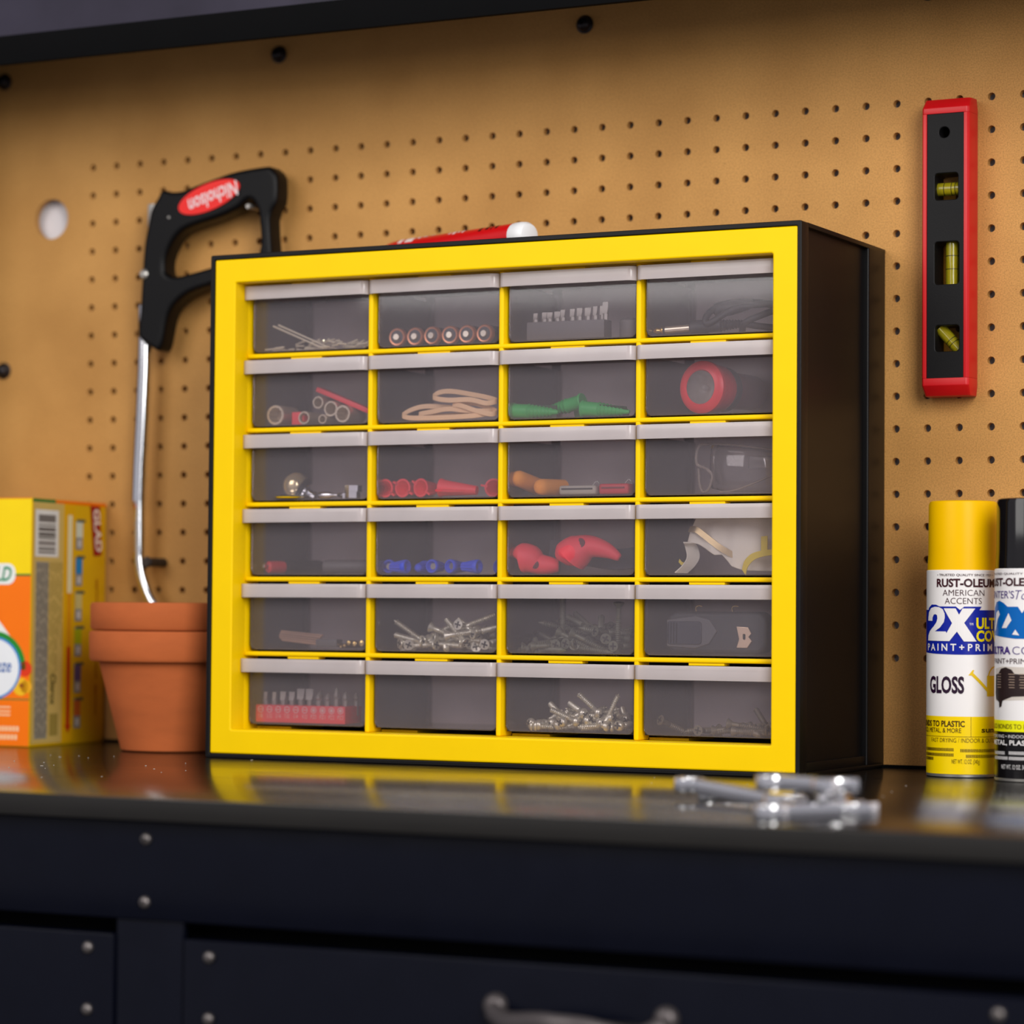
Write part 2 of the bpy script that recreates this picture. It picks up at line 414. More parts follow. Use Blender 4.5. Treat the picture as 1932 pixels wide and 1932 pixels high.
for x, z in ((18.96, -1.04), (18.94, -2.59), (41.5, -1.04), (41.5, -2.59)): bolt(x, z, -23.82, wb)
for x0, x1, hx in ((-1.0, 18.0, 8.6), (20.07, 41.4, 30.85)):
    d = part('drawer', MB().box(x0, x1, -23.8, -23.0, -10.4, -3.43), NAVY, wb, bevel=0.05)
    for x, z in ((x0+0.76, -3.83), (x0+0.76, -5.32), (x1-0.76, -3.8), (x1-0.76, -5.33)): bolt(x, z, -23.8, d)
    hb = MB()
    for q in (-2.15, 2.15):
        hb.lathe([(0.30, 0), (0.30, 0.10), (0.24, 0.2), (0.12, 0.26)], (hx+q, -23.8, -4.45), (0, -1, 0), 20)
    hb.tube(catmull([(hx-2.15, -24.0, -4.55), (hx-1.6, -24.35, -4.72), (hx-0.6, -24.75, -4.62), (hx, -24.85, -4.62), (hx+0.6, -24.75, -4.66), (hx+1.6, -24.35, -4.86), (hx+2.15, -24.0, -4.6)], 5, False), 0.17, 10, sx=1.5)
    part('bail_handle', hb, PEWT, d)
    part('handle_shadow', MB().box(hx-1.5, hx+1.5, -23.84, -23.79, -5.9, -4.6), BLKM, d, bevel=0.02)  # dark sheet standing in for the handle's shadow and reflection on the drawer
for k in range(3):
    part('lower_drawer', MB().box(-1.0, 18.0, -23.8, -23.0, -18.1-8*k, -10.7-8*k), NAVY, wb, bevel=0.05)
    part('lower_drawer', MB().box(20.07, 41.4, -23.8, -23.0, -18.1-8*k, -10.7-8*k), NAVY, wb, bevel=0.05)
fl = MB()
for k in range(46):
    x = random.uniform(-1, 14); y = random.uniform(-23, -7.5); a = random.uniform(0, PI); l = random.choice((.03, .035, .05, .09))
    fl.obox((x, y, 0.006), (math.cos(a)*l*.5, math.sin(a)*l*.5, 0), (-math.sin(a)*.011, math.cos(a)*.011, 0), (0, 0, .005))
for k in range(14):
    x = random.uniform(26, 36); y = random.uniform(-14, -8.5); fl.obox((x, y, 0.005), (.015, 0, 0), (0, .01, 0), (0, 0, .004))
tag(part('dust_fleck', fl, M('dust', (190, 180, 168), 0.9), wb, smooth=False), kind='stuff')

# ================================================================== DRAWER CABINET
X0, X1, H, YF = 9.68, 29.65, 15.86, -7.1
CL, CP, RP, T0 = 10.54, 4.56, 2.352, 14.88
cab = thing('drawer_cabinet', (19.66, -3.55, 0), 'black plastic cabinet with yellow front frame holding twenty-four clear drawers', 'cabinet')
mb = front_outline([rrect(X0, X1, 0.0, H, 0.06, 3), rrect(X0+.15, X1-.13, .135, H-.15, 0.03, 2)], YF+0.28, 0.28, 0.025, 2)
part('front_rim', mb, BLK, cab)
part('top_panel', MB().box(X0, X1, YF+.5, -.01, H-.14, H-0.005), BLK, cab, bevel=0.03)
part('bottom_panel', MB().box(X0, X1, YF+.5, -.01, 0.005, .14), BLK, cab, bevel=0.03)
part('side_panel', MB().box(X0+.02, X0+.14, YF+.5, -.01, .14, H-.14), BLK, cab)
part('side_panel', MB().box(X1-.32, X1-.17, YF+.5, -1.45, .14, H-.14), BLK, cab)
part('rear_post', MB().box(X1-.32, X1, -1.5, -.01, .1, H-.1), BLK, cab, bevel=0.06, seg=3)
part('side_foot_flange', MB().box(X1-.2, X1-.05, YF+.5, -1.5, .12, .42), BLK, cab, bevel=0.04)
part('back_panel', MB().box(X0+.14, X1-.3, -.25, -.05, .14, H-.14), INTER, cab)
part('lining', MB().box(X0+.14, X0+.2, YF+1.7, -.3, .14, H-.14), INTER, cab)
part('lining', MB().box(X1-.4, X1-.33, YF+1.7, -.3, .14, H-.14), INTER, cab)
mb = front_outline([rrect(X0+.155, X1-.135, .14, H-.155, .05, 3), rrect(10.60, 28.76, .90, 14.96, .05, 3)], YF+.42, .40, .055, 3)
part('front_frame', mb, YEL, cab)
part('frame_liner', front_outline([rrect(10.35, 29.0, .62, 15.2, .05, 3), rrect(10.60, 28.76, .90, 14.96, .05, 3)], -5.92, .40, .02, 2), YEL, cab)
for k in (1, 2, 3):
    x = CL+CP*k
    part('vertical_divider', MB().box(x-.08, x+.08, -6.35, -5.55, .9, 14.96), YEL, cab, bevel=0.06, seg=3)
for r in range(1, 6):
    z = T0-RP*r
    part('shelf_divider', MB().box(10.6, 28.77, -6.36, -5.55, z+.085, z+.225), YEL, cab, bevel=0.055, seg=3)
for r in range(6):
    for c in range(4):
        xc = CL+CP*(c+.5); z = T0-RP*r
        part('stop_tab', MB().box(xc-.62, xc+.5, -6.3, -5.9, z+.01, z+.1), YEL, cab)
        zz = T0-RP*(r+1)
        part('runner', MB().box(CL+CP*c+.08, CL+CP*c+1.35, -5.55, -3.6, zz+.12, zz+.2), YEL, cab)

# ---- one drawer, then copies.  Local origin: left edge of its column, front face of its panel, top of its pull
def make_drawer():
    root = bpy.data.objects.new('clear_drawer', None); COL.objects.link(root); ORG[root] = Vector((0, 0, 0))
    v, f = outline([rrect(.16, 4.40, -2.07, -.03, .2, 5, (0, 0, 1, 1))], .035, .02, 1)
    part('front_panel', MB().add([(a, .035-c, b) for a, b, c in v], f), DRFRONT, root)
    tr = MB()
    tr.box(.17, 4.39, .075, 3.6, -2.07, -2.03).box(.17, .22, .075, 3.6, -2.03, -.3).box(4.34, 4.39, .075, 3.6, -2.03, -.3)
    part('tray', tr, DRAWER, root, smooth=False)
    part('back_wall', MB().box(.17, 4.39, 3.6, 3.66, -2.07, -.1), DRBACK, root)
    path = [(.05, -.21), (.05, -.27)]
    for i in range(7):
        a = math.radians(180+90*i/6); path.append((.05+.15+.15*math.cos(a), -.27+.15*math.sin(a)))
    for i in range(9):
        a = math.radians(270+90*i/8); path.append((4.51-.24+.24*math.cos(a), -.18+.24*math.sin(a)))
    lp = MB().ribbon([(x, y, -.21) for x, y in path], (0, 0, 1), .21, .06)
    part('pull_lip', lp, LIP, root, bevel=0.02)
    part('lip_web', MB().box(.2, 4.36, -.39, .02, -.15, -.10), LIP, root)
    return root
CONT = [['a heap of small steel brads', 'six copper-ringed batteries', 'a grey screwdriver bit block', 'a coiled audio cable'],
        ['steel sockets on red rails', 'tan rubber bands', 'green ribbed wall anchors', 'a red flashlight'],
        ['a shiny ball knob', 'red winged wire connectors', 'two orange foam earplugs', 'clear safety goggles'],
        ['a red-ended screwdriver', 'blue ribbed wire nuts', 'two red rounded rubber bulbs', 'a white dust mask'],
        ['slim drill bits', 'silver wood screws under the blue wire nuts', 'long dark screws', 'a dark grey stud finder'],
        ['a red screwdriver bit block', 'nothing, empty', 'short silver self-drilling screws', 'a few dark screws on its floor']]
proto = make_drawer(); first = True
for r in range(6):
    for c in range(4):
        o = proto if first else copy_tree(proto); first = False
        o.location = Vector((CL+CP*c, -6.15, T0-RP*r))*S
        tag(o, 'empty clear plastic drawer in the bottom row' if CONT[r][c].startswith('nothing') else 'clear plastic drawer containing '+CONT[r][c], 'drawer', 'clear drawers of the yellow cabinet')
FLOOR = [T0-RP*r-2.02 for r in range(6)]

# ================================================================== THINGS ON AND AROUND THE BENCH
# ---- torpedo level on the pegboard
lv = thing('spirit_level', (31.9, -0.5, 11.3), 'red torpedo spirit level with black centre panel hanging on the pegboard', 'level')
LZ0, LZ1 = 11.24, 20.22
sec = [(31.14, -.95), (31.20, -1.02), (32.52, -1.02), (32.60, -.95), (32.66, -.42), (32.56, -.01), (31.18, -.01), (31.08, -.42)]
def level_ring(x, z0, z1):
    mb_ = MB(); n = len(sec); vs = []; fs = []
    rows = ((z0, .80), (z0+.34, 1.0), (z1-.34, 1.0), (z1, .80))
    for z, k in rows:
        for a, b in sec: vs.append((a, -.01+(b+.01)*k, z))
    for j in range(3):
        for i in range(n): fs.append((j*n+i, j*n+(i+1) % n, (j+1)*n+(i+1) % n, (j+1)*n+i))
    fs += [tuple(range(n))[::-1], tuple(3*n+i for i in range(n))]
    return mb_.add(vs, fs)
# red body is a frame round the black core: two rails and two end blocks
def rail(pts, name='rail'):
    mb_ = MB(); n = len(pts)
    vs = [(a, b, LZ0+.52) for a, b in pts]+[(a, b, LZ1-.48) for a, b in pts]
    fs = [(i, (i+1) % n, n+(i+1) % n, n+i) for i in range(n)]+[tuple(range(n))[::-1], tuple(n+i for i in range(n))]
    part(name, mb_.add(vs, fs), RED, lv, bevel=.012)
rail([(31.14, -.95), (31.19, -1.02), (31.30, -1.02), (31.30, -.01), (31.18, -.01), (31.08, -.42)])
rail([(32.46, -1.02), (32.55, -1.02), (32.62, -.95), (32.68, -.42), (32.58, -.01), (32.46, -.01)])
def end_block(z0, z1, up):
    n = len(sec); vs = []; fs = []
    for z, k in (((z0, 1.0), (z1-.30, 1.0), (z1, .72)) if up else ((z0, .72), (z0+.30, 1.0), (z1, 1.0))):
        for a, b in sec: vs.append((a+(0.02 if a > 32 else 0) if k == 1 else 31.9+(a-31.9)*.97, -.01+(b+.01)*k, z))
    for j in range(2):
        for i in range(n): fs.append((j*n+i, j*n+(i+1) % n, (j+1)*n+(i+1) % n, (j+1)*n+i))
    fs += [tuple(range(n))[::-1], tuple(2*n+i for i in range(n))]
    part('end_block', MB().add(vs, fs), RED, lv, bevel=.02)
end_block(LZ0, LZ0+.52, False); end_block(LZ1-.48, LZ1, True)
core_holes = [rrect(31.55, 32.27, 17.13, 17.93, .09, 4), rrect(31.55, 32.30, 14.58, 15.86, .09, 4), rrect(31.57, 32.31, 12.56, 13.34, .09, 4), circ(31.84, 19.17, .16, 20)]
part('core_panel', front_outline([rrect(31.29, 32.47, LZ0+.5, LZ1-.46, .05, 3)]+core_holes, -.56, .43, .03, 2), BLKM, lv)
vl = part('vial', MB().cyl((31.55, -.6, 17.5), (32.3, -.6, 17.5), .2, 20), VIAL, lv)
for x in (31.75, 31.98, 32.1): part('vial_line', MB().lathe([(.205, 0), (.205, .02)], (x, -.6, 17.5), (1, 0, 0), 20, False, False), BLKM, vl)
vl = part('vial', MB().cyl((31.98, -.6, 14.55), (31.98, -.6, 15.86), .2, 20), VIAL, lv)
for z in (15.05, 15.45): part('vial_line', MB().lathe([(.205, 0), (.205, .02)], (31.98, -.6, z), (0, 0, 1), 20, False, False), BLKM, vl)
vl = part('vial', MB().cyl((31.62, -.6, 13.28), (32.22, -.6, 12.62), .19, 20), VIAL, lv)
for k in (.55, .7): part('vial_line', MB().lathe([(.195, 0), (.195, .02)], (31.62+.6*k, -.6, 13.28-.66*k), (.6, 0, -.66), 20, False, False), BLKM, vl)

# ---- hacksaw hanging on pegs
SAW_OUT = [(7.94, 19.68), (6.82, 19.59), (6.09, 19.44), (5.1, 19.19), (4.63, 19.06), (4.15, 19.05), (3.77, 19.13), (3.6, 18.88), (3.34, 18.51), (3.18, 17.87), (3.05, 17.2), (2.98, 16.17), (2.91, 14.92), (2.86, 14.11), (3.35, 13.74), (3.68, 13.57), (3.83, 13.74), (3.92, 14.07), (4.06, 14.69), (4.34, 15.13), (4.94, 15.51), (5.78, 15.72), (6.72, 15.93), (8.16, 16.23), (8.16, 17.88), (8.42, 18.42), (8.46, 18.98), (8.41, 19.38), (8.2, 19.61)]
SAW_HOLE = [(3.99, 16.23), (3.92, 16.42), (3.94, 16.75), (4.11, 17.14), (4.43, 17.53), (4.91, 17.78), (6.11, 18.05), (6.84, 18.3), (7.18, 18.54), (7.43, 18.57), (7.65, 18.31), (7.74, 17.91), (7.73, 16.73), (6.71, 16.53), (5.77, 16.34), (4.93, 16.18), (4.32, 16.1)]
def sm(P, keep): # rounded outline with the listed corners kept sharp
    return [(v.x, v.y) for v in catmull([Vector((a, b)) for a, b in P], 3)]
sw = thing('hacksaw', (5, -.9, 4), 'hacksaw with black D-handle and chrome frame hanging upside down on pegboard', 'hacksaw')
hd = part('handle', front_outline([sm(SAW_OUT, ()), sm(SAW_HOLE, ())], -.85, .42, .16, 3), M('saw_handle', (9, 8, 9), .42, var=.1, spec=.2), sw)
U = Vector((1.25, 0, .36)).normalized(); V = Vector((-U.z, 0, U.x))
el = [(5.76+U.x*1.28*math.cos(t)+V.x*.47*math.sin(t), 18.76+U.z*1.28*math.cos(t)+V.z*.47*math.sin(t)) for t in [2*PI*i/40 for i in range(40)]]
bd = part('badge', front_outline([el], -1.29, .03, .015, 1), M('saw_badge', (240, 28, 18), .35, var=.02), hd)
part('lettering', on_plane(glyphs('Nicholson', 2.05, .52, .02, .12), (6.87, -1.332, 19.28), -U, -V), flat('saw_white', (238, 214, 214)), hd)
rail_p = [(2.86, -.85, 15.2), (2.88, -.85, 14.03), (2.87, -.85, 12.92), (2.80, -.85, 11.08), (2.73, -.85, 9.6), (2.70, -.85, 8.40)]
fr_ = part('frame_rail', MB().tube([(x+.02, y, z) for x, y, z in rail_p], .26, 20, sx=1.0, sz=.9), CHR, sw)
part('frame_tube', MB().tube(catmull([(2.78, -.85, 9.4), (2.76, -.85, 8.37), (2.78, -.85, 6.9), (2.80, -.85, 6.30), (2.96, -.85, 5.66), (3.34, -.85, 4.92), (3.9, -.85, 4.4), (4.7, -.85, 4.14), (6.6, -.85, 4.1), (7.5, -.85, 4.1)], 5, False), .20, 14), CHR, sw)
part('frame_stub', MB().box(3.05, 3.36, -1.0, -.7, 17.9, 18.72), STL, sw, bevel=.03)
part('frame_bolt', MB().lathe([(.17, 0), (.17, .06), (.1, .12)], (3.12, -1.26, 16.24), (0, -1, 0), 16), STL, sw)
part('rivet', MB().lathe([(.06, 0), (.03, .03)], (4.1, -1.26, 18.16), (0, -1, 0), 10), STL, sw)
part('blade', MB().box(7.35, 7.85, -.87, -.83, 4.1, 16.6), STL, sw)
for x, z, lab, m_, L in ((3.24, 6.28, 'dark peg in the pegboard beside the hacksaw frame tube', M('peg_rubber', (48, 40, 36), .6), 1.15), (7.30, 18.36, 'small steel peg under the hacksaw handle grip', STL, 1.25)):
    r_ = .16 if L < 1.2 else .085
    solo('peg', MB().lathe([(.1, -.25), (.1, .02), (r_, .05), (r_, L-.12), (r_*1.25, L-.08), (r_*.9, L)], (x, 0, z), (0, -1, 0), 14), m_, (x, 0, z), lab, 'peg', 'pegs holding the hacksaw')

# ---- stacked terracotta pots
px_, py_ = 6.35, -3.9
def pot(z0, lab, rough_lift):
    t = thing('terracotta_pot', (px_, py_, z0), lab, 'pot', 'stacked terracotta pots')
    return t
t = pot(0, 'outer terracotta flower pot standing on the bench beside the cabinet', 0)
part('body', MB().lathe([(1.2, .02), (1.66, 0.0), (1.74, .05), (2.50, 2.96), (2.50, 3.3), (2.35, 3.3), (1.6, .3), (0.0, .3)], (px_, py_, 0), n=56, cap1=False), TERRA, t)
part('rim', MB().lathe([(2.48, 2.92), (2.74, 2.95), (2.80, 3.04), (2.82, 3.86), (2.78, 3.93), (2.6, 3.95), (2.45, 3.90), (2.4, 3.0)], (px_, py_, 0), n=56, cap0=False, cap1=False), TERRA, t)
t = pot(.98, 'inner terracotta flower pot nested in the outer pot, its rim on top', 0)
part('body', MB().lathe([(1.0, .5), (1.5, .5), (2.3, 2.96), (2.3, 3.1), (1.4, .7), (0, .7)], (px_, py_, .98), n=56, cap1=False), TERRA, t)
part('rim', MB().lathe([(2.3, 2.98), (2.72, 2.99), (2.78, 3.06), (2.79, 3.80), (2.74, 3.88), (2.5, 3.89), (2.4, 3.82), (2.3, 3.0)], (px_, py_, .98), n=56, cap0=False, cap1=False), TERRA, t)

# ---- trash-bag carton
bx = thing('bag_carton', (-1.4, -2.6, 0), 'yellow and orange carton of trash bags at the left end of the bench', 'carton')
BH = 8.37
A = Vector((1.30, -5.0, 0.0)); B = Vector((.86, -.12, 0.0)); SD = (B-A); SLn = SD.length; SU = SD/SLn
FU = Vector((SU.y, -SU.x, 0))           # along the front face, to the right
UP = Vector((0, 0, 1)); FW = 5.6
bxm = MB(); p = [A-FU*FW, A, B, B-FU*FW]
bxm.add([v for v in p]+[v+UP*BH for v in p], [(0, 1, 2, 3), (4, 5, 6, 7), (0, 1, 5, 4), (1, 2, 6, 5), (2, 3, 7, 6), (3, 0, 4, 7)])
CY = flat('carton_yellow', (252, 216, 0)); CO = flat('carton_orange', (255, 120, 0)); CG = flat('carton_green', (20, 120, 50)); CW = flat('carton_white', (236, 236, 230)); CGD = flat('carton_gold', (226, 178, 8)); CCR = flat('carton_cream', (216, 186, 104))
part('carton_body', bxm, CGD, bx, bevel=.05)
SN = Vector((SU.y, -SU.x, 0)); FN = -SU
def side(u0, u1, v0, v1, mat, name='printed_patch', lift=.012, label=None):
    o = part(name, quad_print(A+SN*lift, SU*SLn, UP*BH, u0, u1, v0, v1), mat, bx, smooth=False); return o
def front(x0, x1, z0, z1, mat, name='printed_patch', lift=.012):
    return part(name, quad_print(A+FN*lift, FU, UP, x0, x1, z0, z1), mat, bx, smooth=False)
side(.012, .41, .012, .985, CCR); side(.41, .56, .012, .985, flat('carton_amber', (232, 176, 6)))
side(.0, .30, .985, .998, CG); side(.30, .99, .985, .998, CO)
side(.035, .34, .765, .955, CW, 'barcode_panel', .016)
for a, b, g in ((.905, .935, 120), (.89, .896, 90), (.868, .884, 110), (.85, .862, 60), (.838, .846, 70), (.81, .83, 150), (.792, .803, 110), (.778, .787, 120)):
    side(.075, .30, a, b, flat('bar%d' % g, (g, g-4, g-8)), 'barcode_stripe', .02)
side(.05, .215, .03, .745, flat('carton_text_grey', (168, 160, 140)), 'text_block', .016)
tx = MB(); k = .055
while k < .21:
    v_ = .74
    while v_ > .04:
        l = random.uniform(.02, .07); q = quad_print(A+SN*.02, SU*SLn, UP*BH, k, k+.009, max(.035, v_-l), v_); tx.add(q.v, q.f); v_ -= l+.012
    k += .019
part('small_print', tx, flat('print_grey', (112, 108, 100)), bx, smooth=False)
tx = MB(); k = .235
while k < .40:
    v_ = .745; end = .50 if k > .33 else .30
    while v_ > end:
        l = random.uniform(.03, .1); q = quad_print(A+SN*.02, SU*SLn, UP*BH, k, k+.008, v_-l, v_); tx.add(q.v, q.f); v_ -= l+.012
    k += .022
part('small_print', tx, flat('print_olive', (160, 136, 62)), bx, smooth=False)
side(.25, .36, .04, .13, flat('print_olive2', (168, 146, 70)), 'text_block', .016)
def side_text(body, u0, u1, v0, v1, mat, bold=0, lift=.024):
    """lettering that reads down the side of the carton"""
    w, h = (v1-v0)*BH, (u1-u0)*SLn
    return part('lettering', on_plane(glyphs(body, w, h, bold), A+SN*lift+SU*SLn*u0+UP*BH*v1, -UP, SU), mat, bx, smooth=False)
side_text('Clorox', .25, .33, .165, .29, flat('print_dark_olive', (92, 84, 40)), .02)
side(.465, .525, .62, .94, flat('arrow_cream', (236, 226, 180)), 'printed_arrow', .016)
side(.47, .52, .40, .62, flat('arrow_amber', (224, 150, 20)), 'printed_arrow', .016)
side(.468, .518, .075, .40, flat('arrow_red', (200, 52, 16)), 'printed_arrow', .016)
part('printed_arrow', on_plane(([(.45, .08), (.495, .045), (.535, .08)], [(0, 1, 2)]), A+SN*.02, SU*SLn, UP*BH), flat('arrow_red', (200, 52, 16)), bx, smooth=False)
for i, (c1, v1) in enumerate((((214, 220, 200), .925), ((32, 134, 196), .775), ((206, 190, 120), .63), ((170, 178, 10), .485), ((96, 76, 130), .335), ((200, 96, 36), .19))):
    side(.575, .665, v1-.125, v1-.005, flat('icon_ground', (140, 140, 140)), 'pictogram', .016)
    side(.575, .665, v1-.075, v1-.012, flat('icon%d' % i, c1), 'pictogram', .02)
    side(.59, .70, v1-.012, v1, flat('icon_dark', (74, 84, 70)), 'pictogram', .02)
    side(.60, .645, v1-.115, v1-.085, flat('icon_light', (206, 202, 196)), 'pictogram', .02)
part('logo_patch', on_plane(([(.765, .985), (.90, .985), (.93, .78), (.82, .775)], [(0, 1, 2, 3)]), A+SN*.016, SU*SLn, UP*BH), flat('logo_red', (156, 16, 22)), bx, smooth=False)
part('lettering', on_plane(glyphs('GLAD', 1.5, .44, .03), A+SN*.024+SU*SLn*.805+UP*BH*.972, (-UP+SU*.14).normalized(), (SU+UP*.0)), flat('logo_white', (240, 228, 214)), bx, smooth=False)
tx = MB(); v_ = .68
for wl in (.13, .02, .09, .11, .13): 
    q = quad_print(A+SN*.016, SU*SLn, UP*BH, .865, .885, v_-wl, v_); tx.add(q.v, q.f)
    q = quad_print(A+SN*.016, SU*SLn, UP*BH, .855, .868, v_-wl*.3, v_); tx.add(q.v, q.f); v_ -= wl+.022
part('small_print', tx, flat('print_brown', (184, 118, 10)), bx, smooth=False)
# front face of the carton (x measured left from the near edge)
front(-5.6, -.03, 5.78, 8.34, CY); front(-5.6, -.03, .03, 5.75, CO); front(-5.6, -.03, 5.74, 5.81, CG, lift=.016); front(-5.6, -.03, 1.57, 1.61, CG, lift=.016)
front(-5.6, -.03, 8.345, 8.37, CO, lift=.016)
part('logo_pill', on_plane((rrect(-3.6, -.62, 5.45, 6.16, .3, 6), [tuple(range(28))[:len(rrect(-3.6, -.62, 5.45, 6.16, .3, 6))]]), A+FN*.02, FU, UP), CW, bx, smooth=False)
part('lettering', on_plane(glyphs('SHIELD', 1.65, .5, .02, .25), A+FN*.026+FU*-2.42+UP*5.56, FU, UP), flat('letter_teal', (20, 140, 96)), bx, smooth=False)
def disc(cx, cz, r, mat, name, lift, a0=0, a1=2*PI, r0=0.0):
    n = 40; vs = []; fs = []
    for i in range(n+1):
        a = a0+(a1-a0)*i/n; vs += [(cx+r0*math.cos(a), cz+r0*math.sin(a)), (cx+r*math.cos(a), cz+r*math.sin(a))]
    for i in range(n): fs.append((2*i, 2*i+1, 2*i+3, 2*i+2))
    return part(name, on_plane((vs, fs), A+FN*lift, FU, UP), mat, bx, smooth=False)
disc(-1.42, 2.64, 1.24, flat('badge_green', (40, 140, 46)), 'printed_arc', .016, -.05, 2.4, .95)
part('printed_swoosh', on_plane(([(-2.6, 4.6), (-1.3, 4.3), (-.72, 3.62), (-1.2, 3.75), (-2.2, 3.9)], [(0, 1, 2, 3, 4)]), A+FN*.014, FU, UP), CW, bx, smooth=False)
disc(-1.42, 2.64, 1.06, flat('badge_blue', (70, 140, 210)), 'printed_badge', .02); disc(-1.42, 2.64, .98, flat('badge_white', (236, 238, 240)), 'printed_badge', .024)
part('lettering', on_plane(glyphs('febreze', 1.3, .46, .01, .2), A+FN*.03+FU*-2.03+UP*2.5, FU, UP), flat('letter_blue', (44, 96, 170)), bx, smooth=False)
for cx, cz, r, cc in ((-.20, 2.62, .26, (226, 58, 20)), (-.36, 2.02, .30, (246, 190, 30)), (-.16, 2.02, .22, (246, 176, 20))): disc(cx, cz, r, flat('flower%d' % int(cz*100+r*1000), cc), 'printed_flower', .016)
disc(-.34, 2.06, .07, flat('flower_eye', (150, 70, 20)), 'printed_flower', .02)
tx = MB()
for z_, w_ in ((1.30, .85), (1.16, .7), (1.04, .8)):
    q = quad_print(A+FN*.016, FU, UP, -.75-w_, -.75, z_, z_+.05); tx.add(q.v, q.f)
for z_, w_ in ((.52, 2.2), (.24, 2.4)):
    x_ = -.42-w_
    while x_ < -.45:
        q = quad_print(A+FN*.016, FU, UP, x_, min(x_+.1, -.4), z_, z_+.17); tx.add(q.v, q.f); x_ += .14
part('small_print', tx, flat('print_peach', (255, 206, 160)), bx, smooth=False)

# ---- adhesive tube lying on the cabinet
E0 = Vector((19.75, -4.6, H+.43)); E1 = Vector((13.1, -2.0, H+.43)); D = (E1-E0); DL = D.length; D.normalize()
tb = thing('adhesive_tube', tuple((E0+E1)/2-Vector((0, 0, .43))), 'red adhesive tube with white cap lying on top of the cabinet', 'tube')
part('tube_body', MB().lathe([(.42, .62), (.42, DL-.9), (.40, DL-.6), (.30, DL)], E0, D, 28), M('tube_red', (214, 14, 20), .3, var=.03), tb)
part('cap', MB().lathe([(0.0, 0), (.22, .0), (.34, .04), (.41, .16), (.43, .34), (.425, .60), (.42, .64)], E0, D, 28), WHT, tb)
def on_tube(d0, d1, a0, a1, mat, name):
    t_ = Vector((0, 0, 1)); u_ = D.cross(t_).normalized(); vs = []; fs = []; n = 8
    for i in range(n+1):
        a = a0+(a1-a0)*i/n; q = (t_*math.cos(a)+u_*math.sin(a))*.424
        vs += [E0+D*d0+q, E0+D*d1+q]
    for i in range(n): fs.append((2*i, 2*i+1, 2*i+3, 2*i+2))
    return MB().add(vs, fs)
sgn = 1 if D.cross(Vector((0, 0, 1))).y < 0 else -1
wm = MB(); bm_ = MB()
for d0, d1, a0, a1 in ((5.35, 5.75, .1, .9), (5.9, 6.1, .0, .9), (4.75, 4.95, .0, .5), (5.05, 5.2, .15, .6), (4.4, 4.6, .1, .4), (2.9, 2.98, .2, .7), (3.12, 3.2, .15, .6), (3.3, 3.42, .2, .75), (3.55, 3.62, .3, .7)):
    q = on_tube(d0, d1, a0*sgn, a1*sgn, None, ''); wm.add(q.v, q.f)
for d0, d1, a0, a1 in ((1.25, 1.36, .25, .8), (1.5, 1.56, .3, .85), (1.68, 1.82, .3, .8), (2.0, 2.12, .35, .9)):
    q = on_tube(d0, d1, a0*sgn, a1*sgn, None, ''); bm_.add(q.v, q.f)
part('printed_marks', wm, flat('tube_white', (244, 226, 222)), tb, smooth=False)
part('printed_marks', bm_, flat('tube_black', (40, 8, 8)), tb, smooth=False)

# ---- spray cans
TH0 = 0.3126
def can(name, ax, ay, label, capm, zcap, ztop):
    t = thing(name, (ax, ay, 0), label, 'spray can', 'spray paint cans on the bench')
    R = 1.045
    part('base_rim', MB().lathe([(.9, .05), (.98, 0), (1.04, .02), (1.05, .08), (1.0, .13)], (ax, ay, 0), n=48), STL, t)
    c_ = part('cap', MB().lathe([(1.02, zcap), (1.02, zcap+.1), (1.0, zcap+.5), (.99, ztop-.12), (.96, ztop-.03), (.90, ztop), (0, ztop-.02)], (ax, ay, 0), n=48, cap1=False), capm, t)
    return t, R
def can_patch(mb_, ax, ay, R, s0, s1, z0, z1, n=None):
    n = n or max(1, int(abs(s1-s0)/.06)); vs = []; fs = []
    for i in range(n+1):
        th = TH0+(s0+(s1-s0)*i/n)/R
        zz0 = z0(i/n) if callable(z0) else z0; zz1 = z1(i/n) if callable(z1) else z1
        for z in (zz0, zz1): vs.append((ax+R*math.sin(th), ay-R*math.cos(th), z))
    for i in range(n): fs.append((2*i, 2*i+2, 2*i+3, 2*i+1))
    return mb_.add(vs, fs)
def can_text(t, ax, ay, R, body, s0, s1, z0, z1, mat, bold=0.0, shear=0.0):
    v, f = glyphs(body, s1-s0, z1-z0, bold, shear, step=.09); mb_ = MB()
    mb_.add([(ax+R*math.sin(TH0+(s0+a)/R), ay-R*math.cos(TH0+(s0+a)/R), z0+b) for a, b in v], f)
    return part('lettering', mb_, mat, t, smooth=False)
def can_poly(t, ax, ay, R, pts, mat, name='printed_shape'):
    v, f = outline([pts], 0.0); bm = bmesh.new()
    vs = [bm.verts.new((a, b, 0)) for a, b, c in v]
    for q in f:
        try: bm.faces.new([vs[i] for i in q])
        except ValueError: pass
    xs = [a for a, b, c in v]; x = min(xs)+.08
    while x < max(xs):
        bmesh.ops.bisect_plane(bm, geom=list(bm.verts)+list(bm.edges)+list(bm.faces), plane_co=(x, 0, 0), plane_no=(1, 0, 0)); x += .08
    bm.verts.index_update(); mb_ = MB()
    mb_.add([(ax+R*math.sin(TH0+p.co.x/R), ay-R*math.cos(TH0+p.co.x/R), p.co.y) for p in bm.verts], [tuple(q.index for q in fc.verts) for fc in bm.faces])
    bm.free(); return part(name, mb_, mat, t, smooth=False)
INKM = flat('maroon', (58, 14, 26)); INKB = flat('royal_blue', (16, 34, 150), .25); INKW = flat('label_white', (232, 228, 226)); INKY = flat('label_yellow', (242, 222, 0)); INKD = flat('dark_brown', (70, 44, 8)); INKI = flat('indigo', (62, 30, 120)); INKK = flat('label_black', (18, 16, 18))
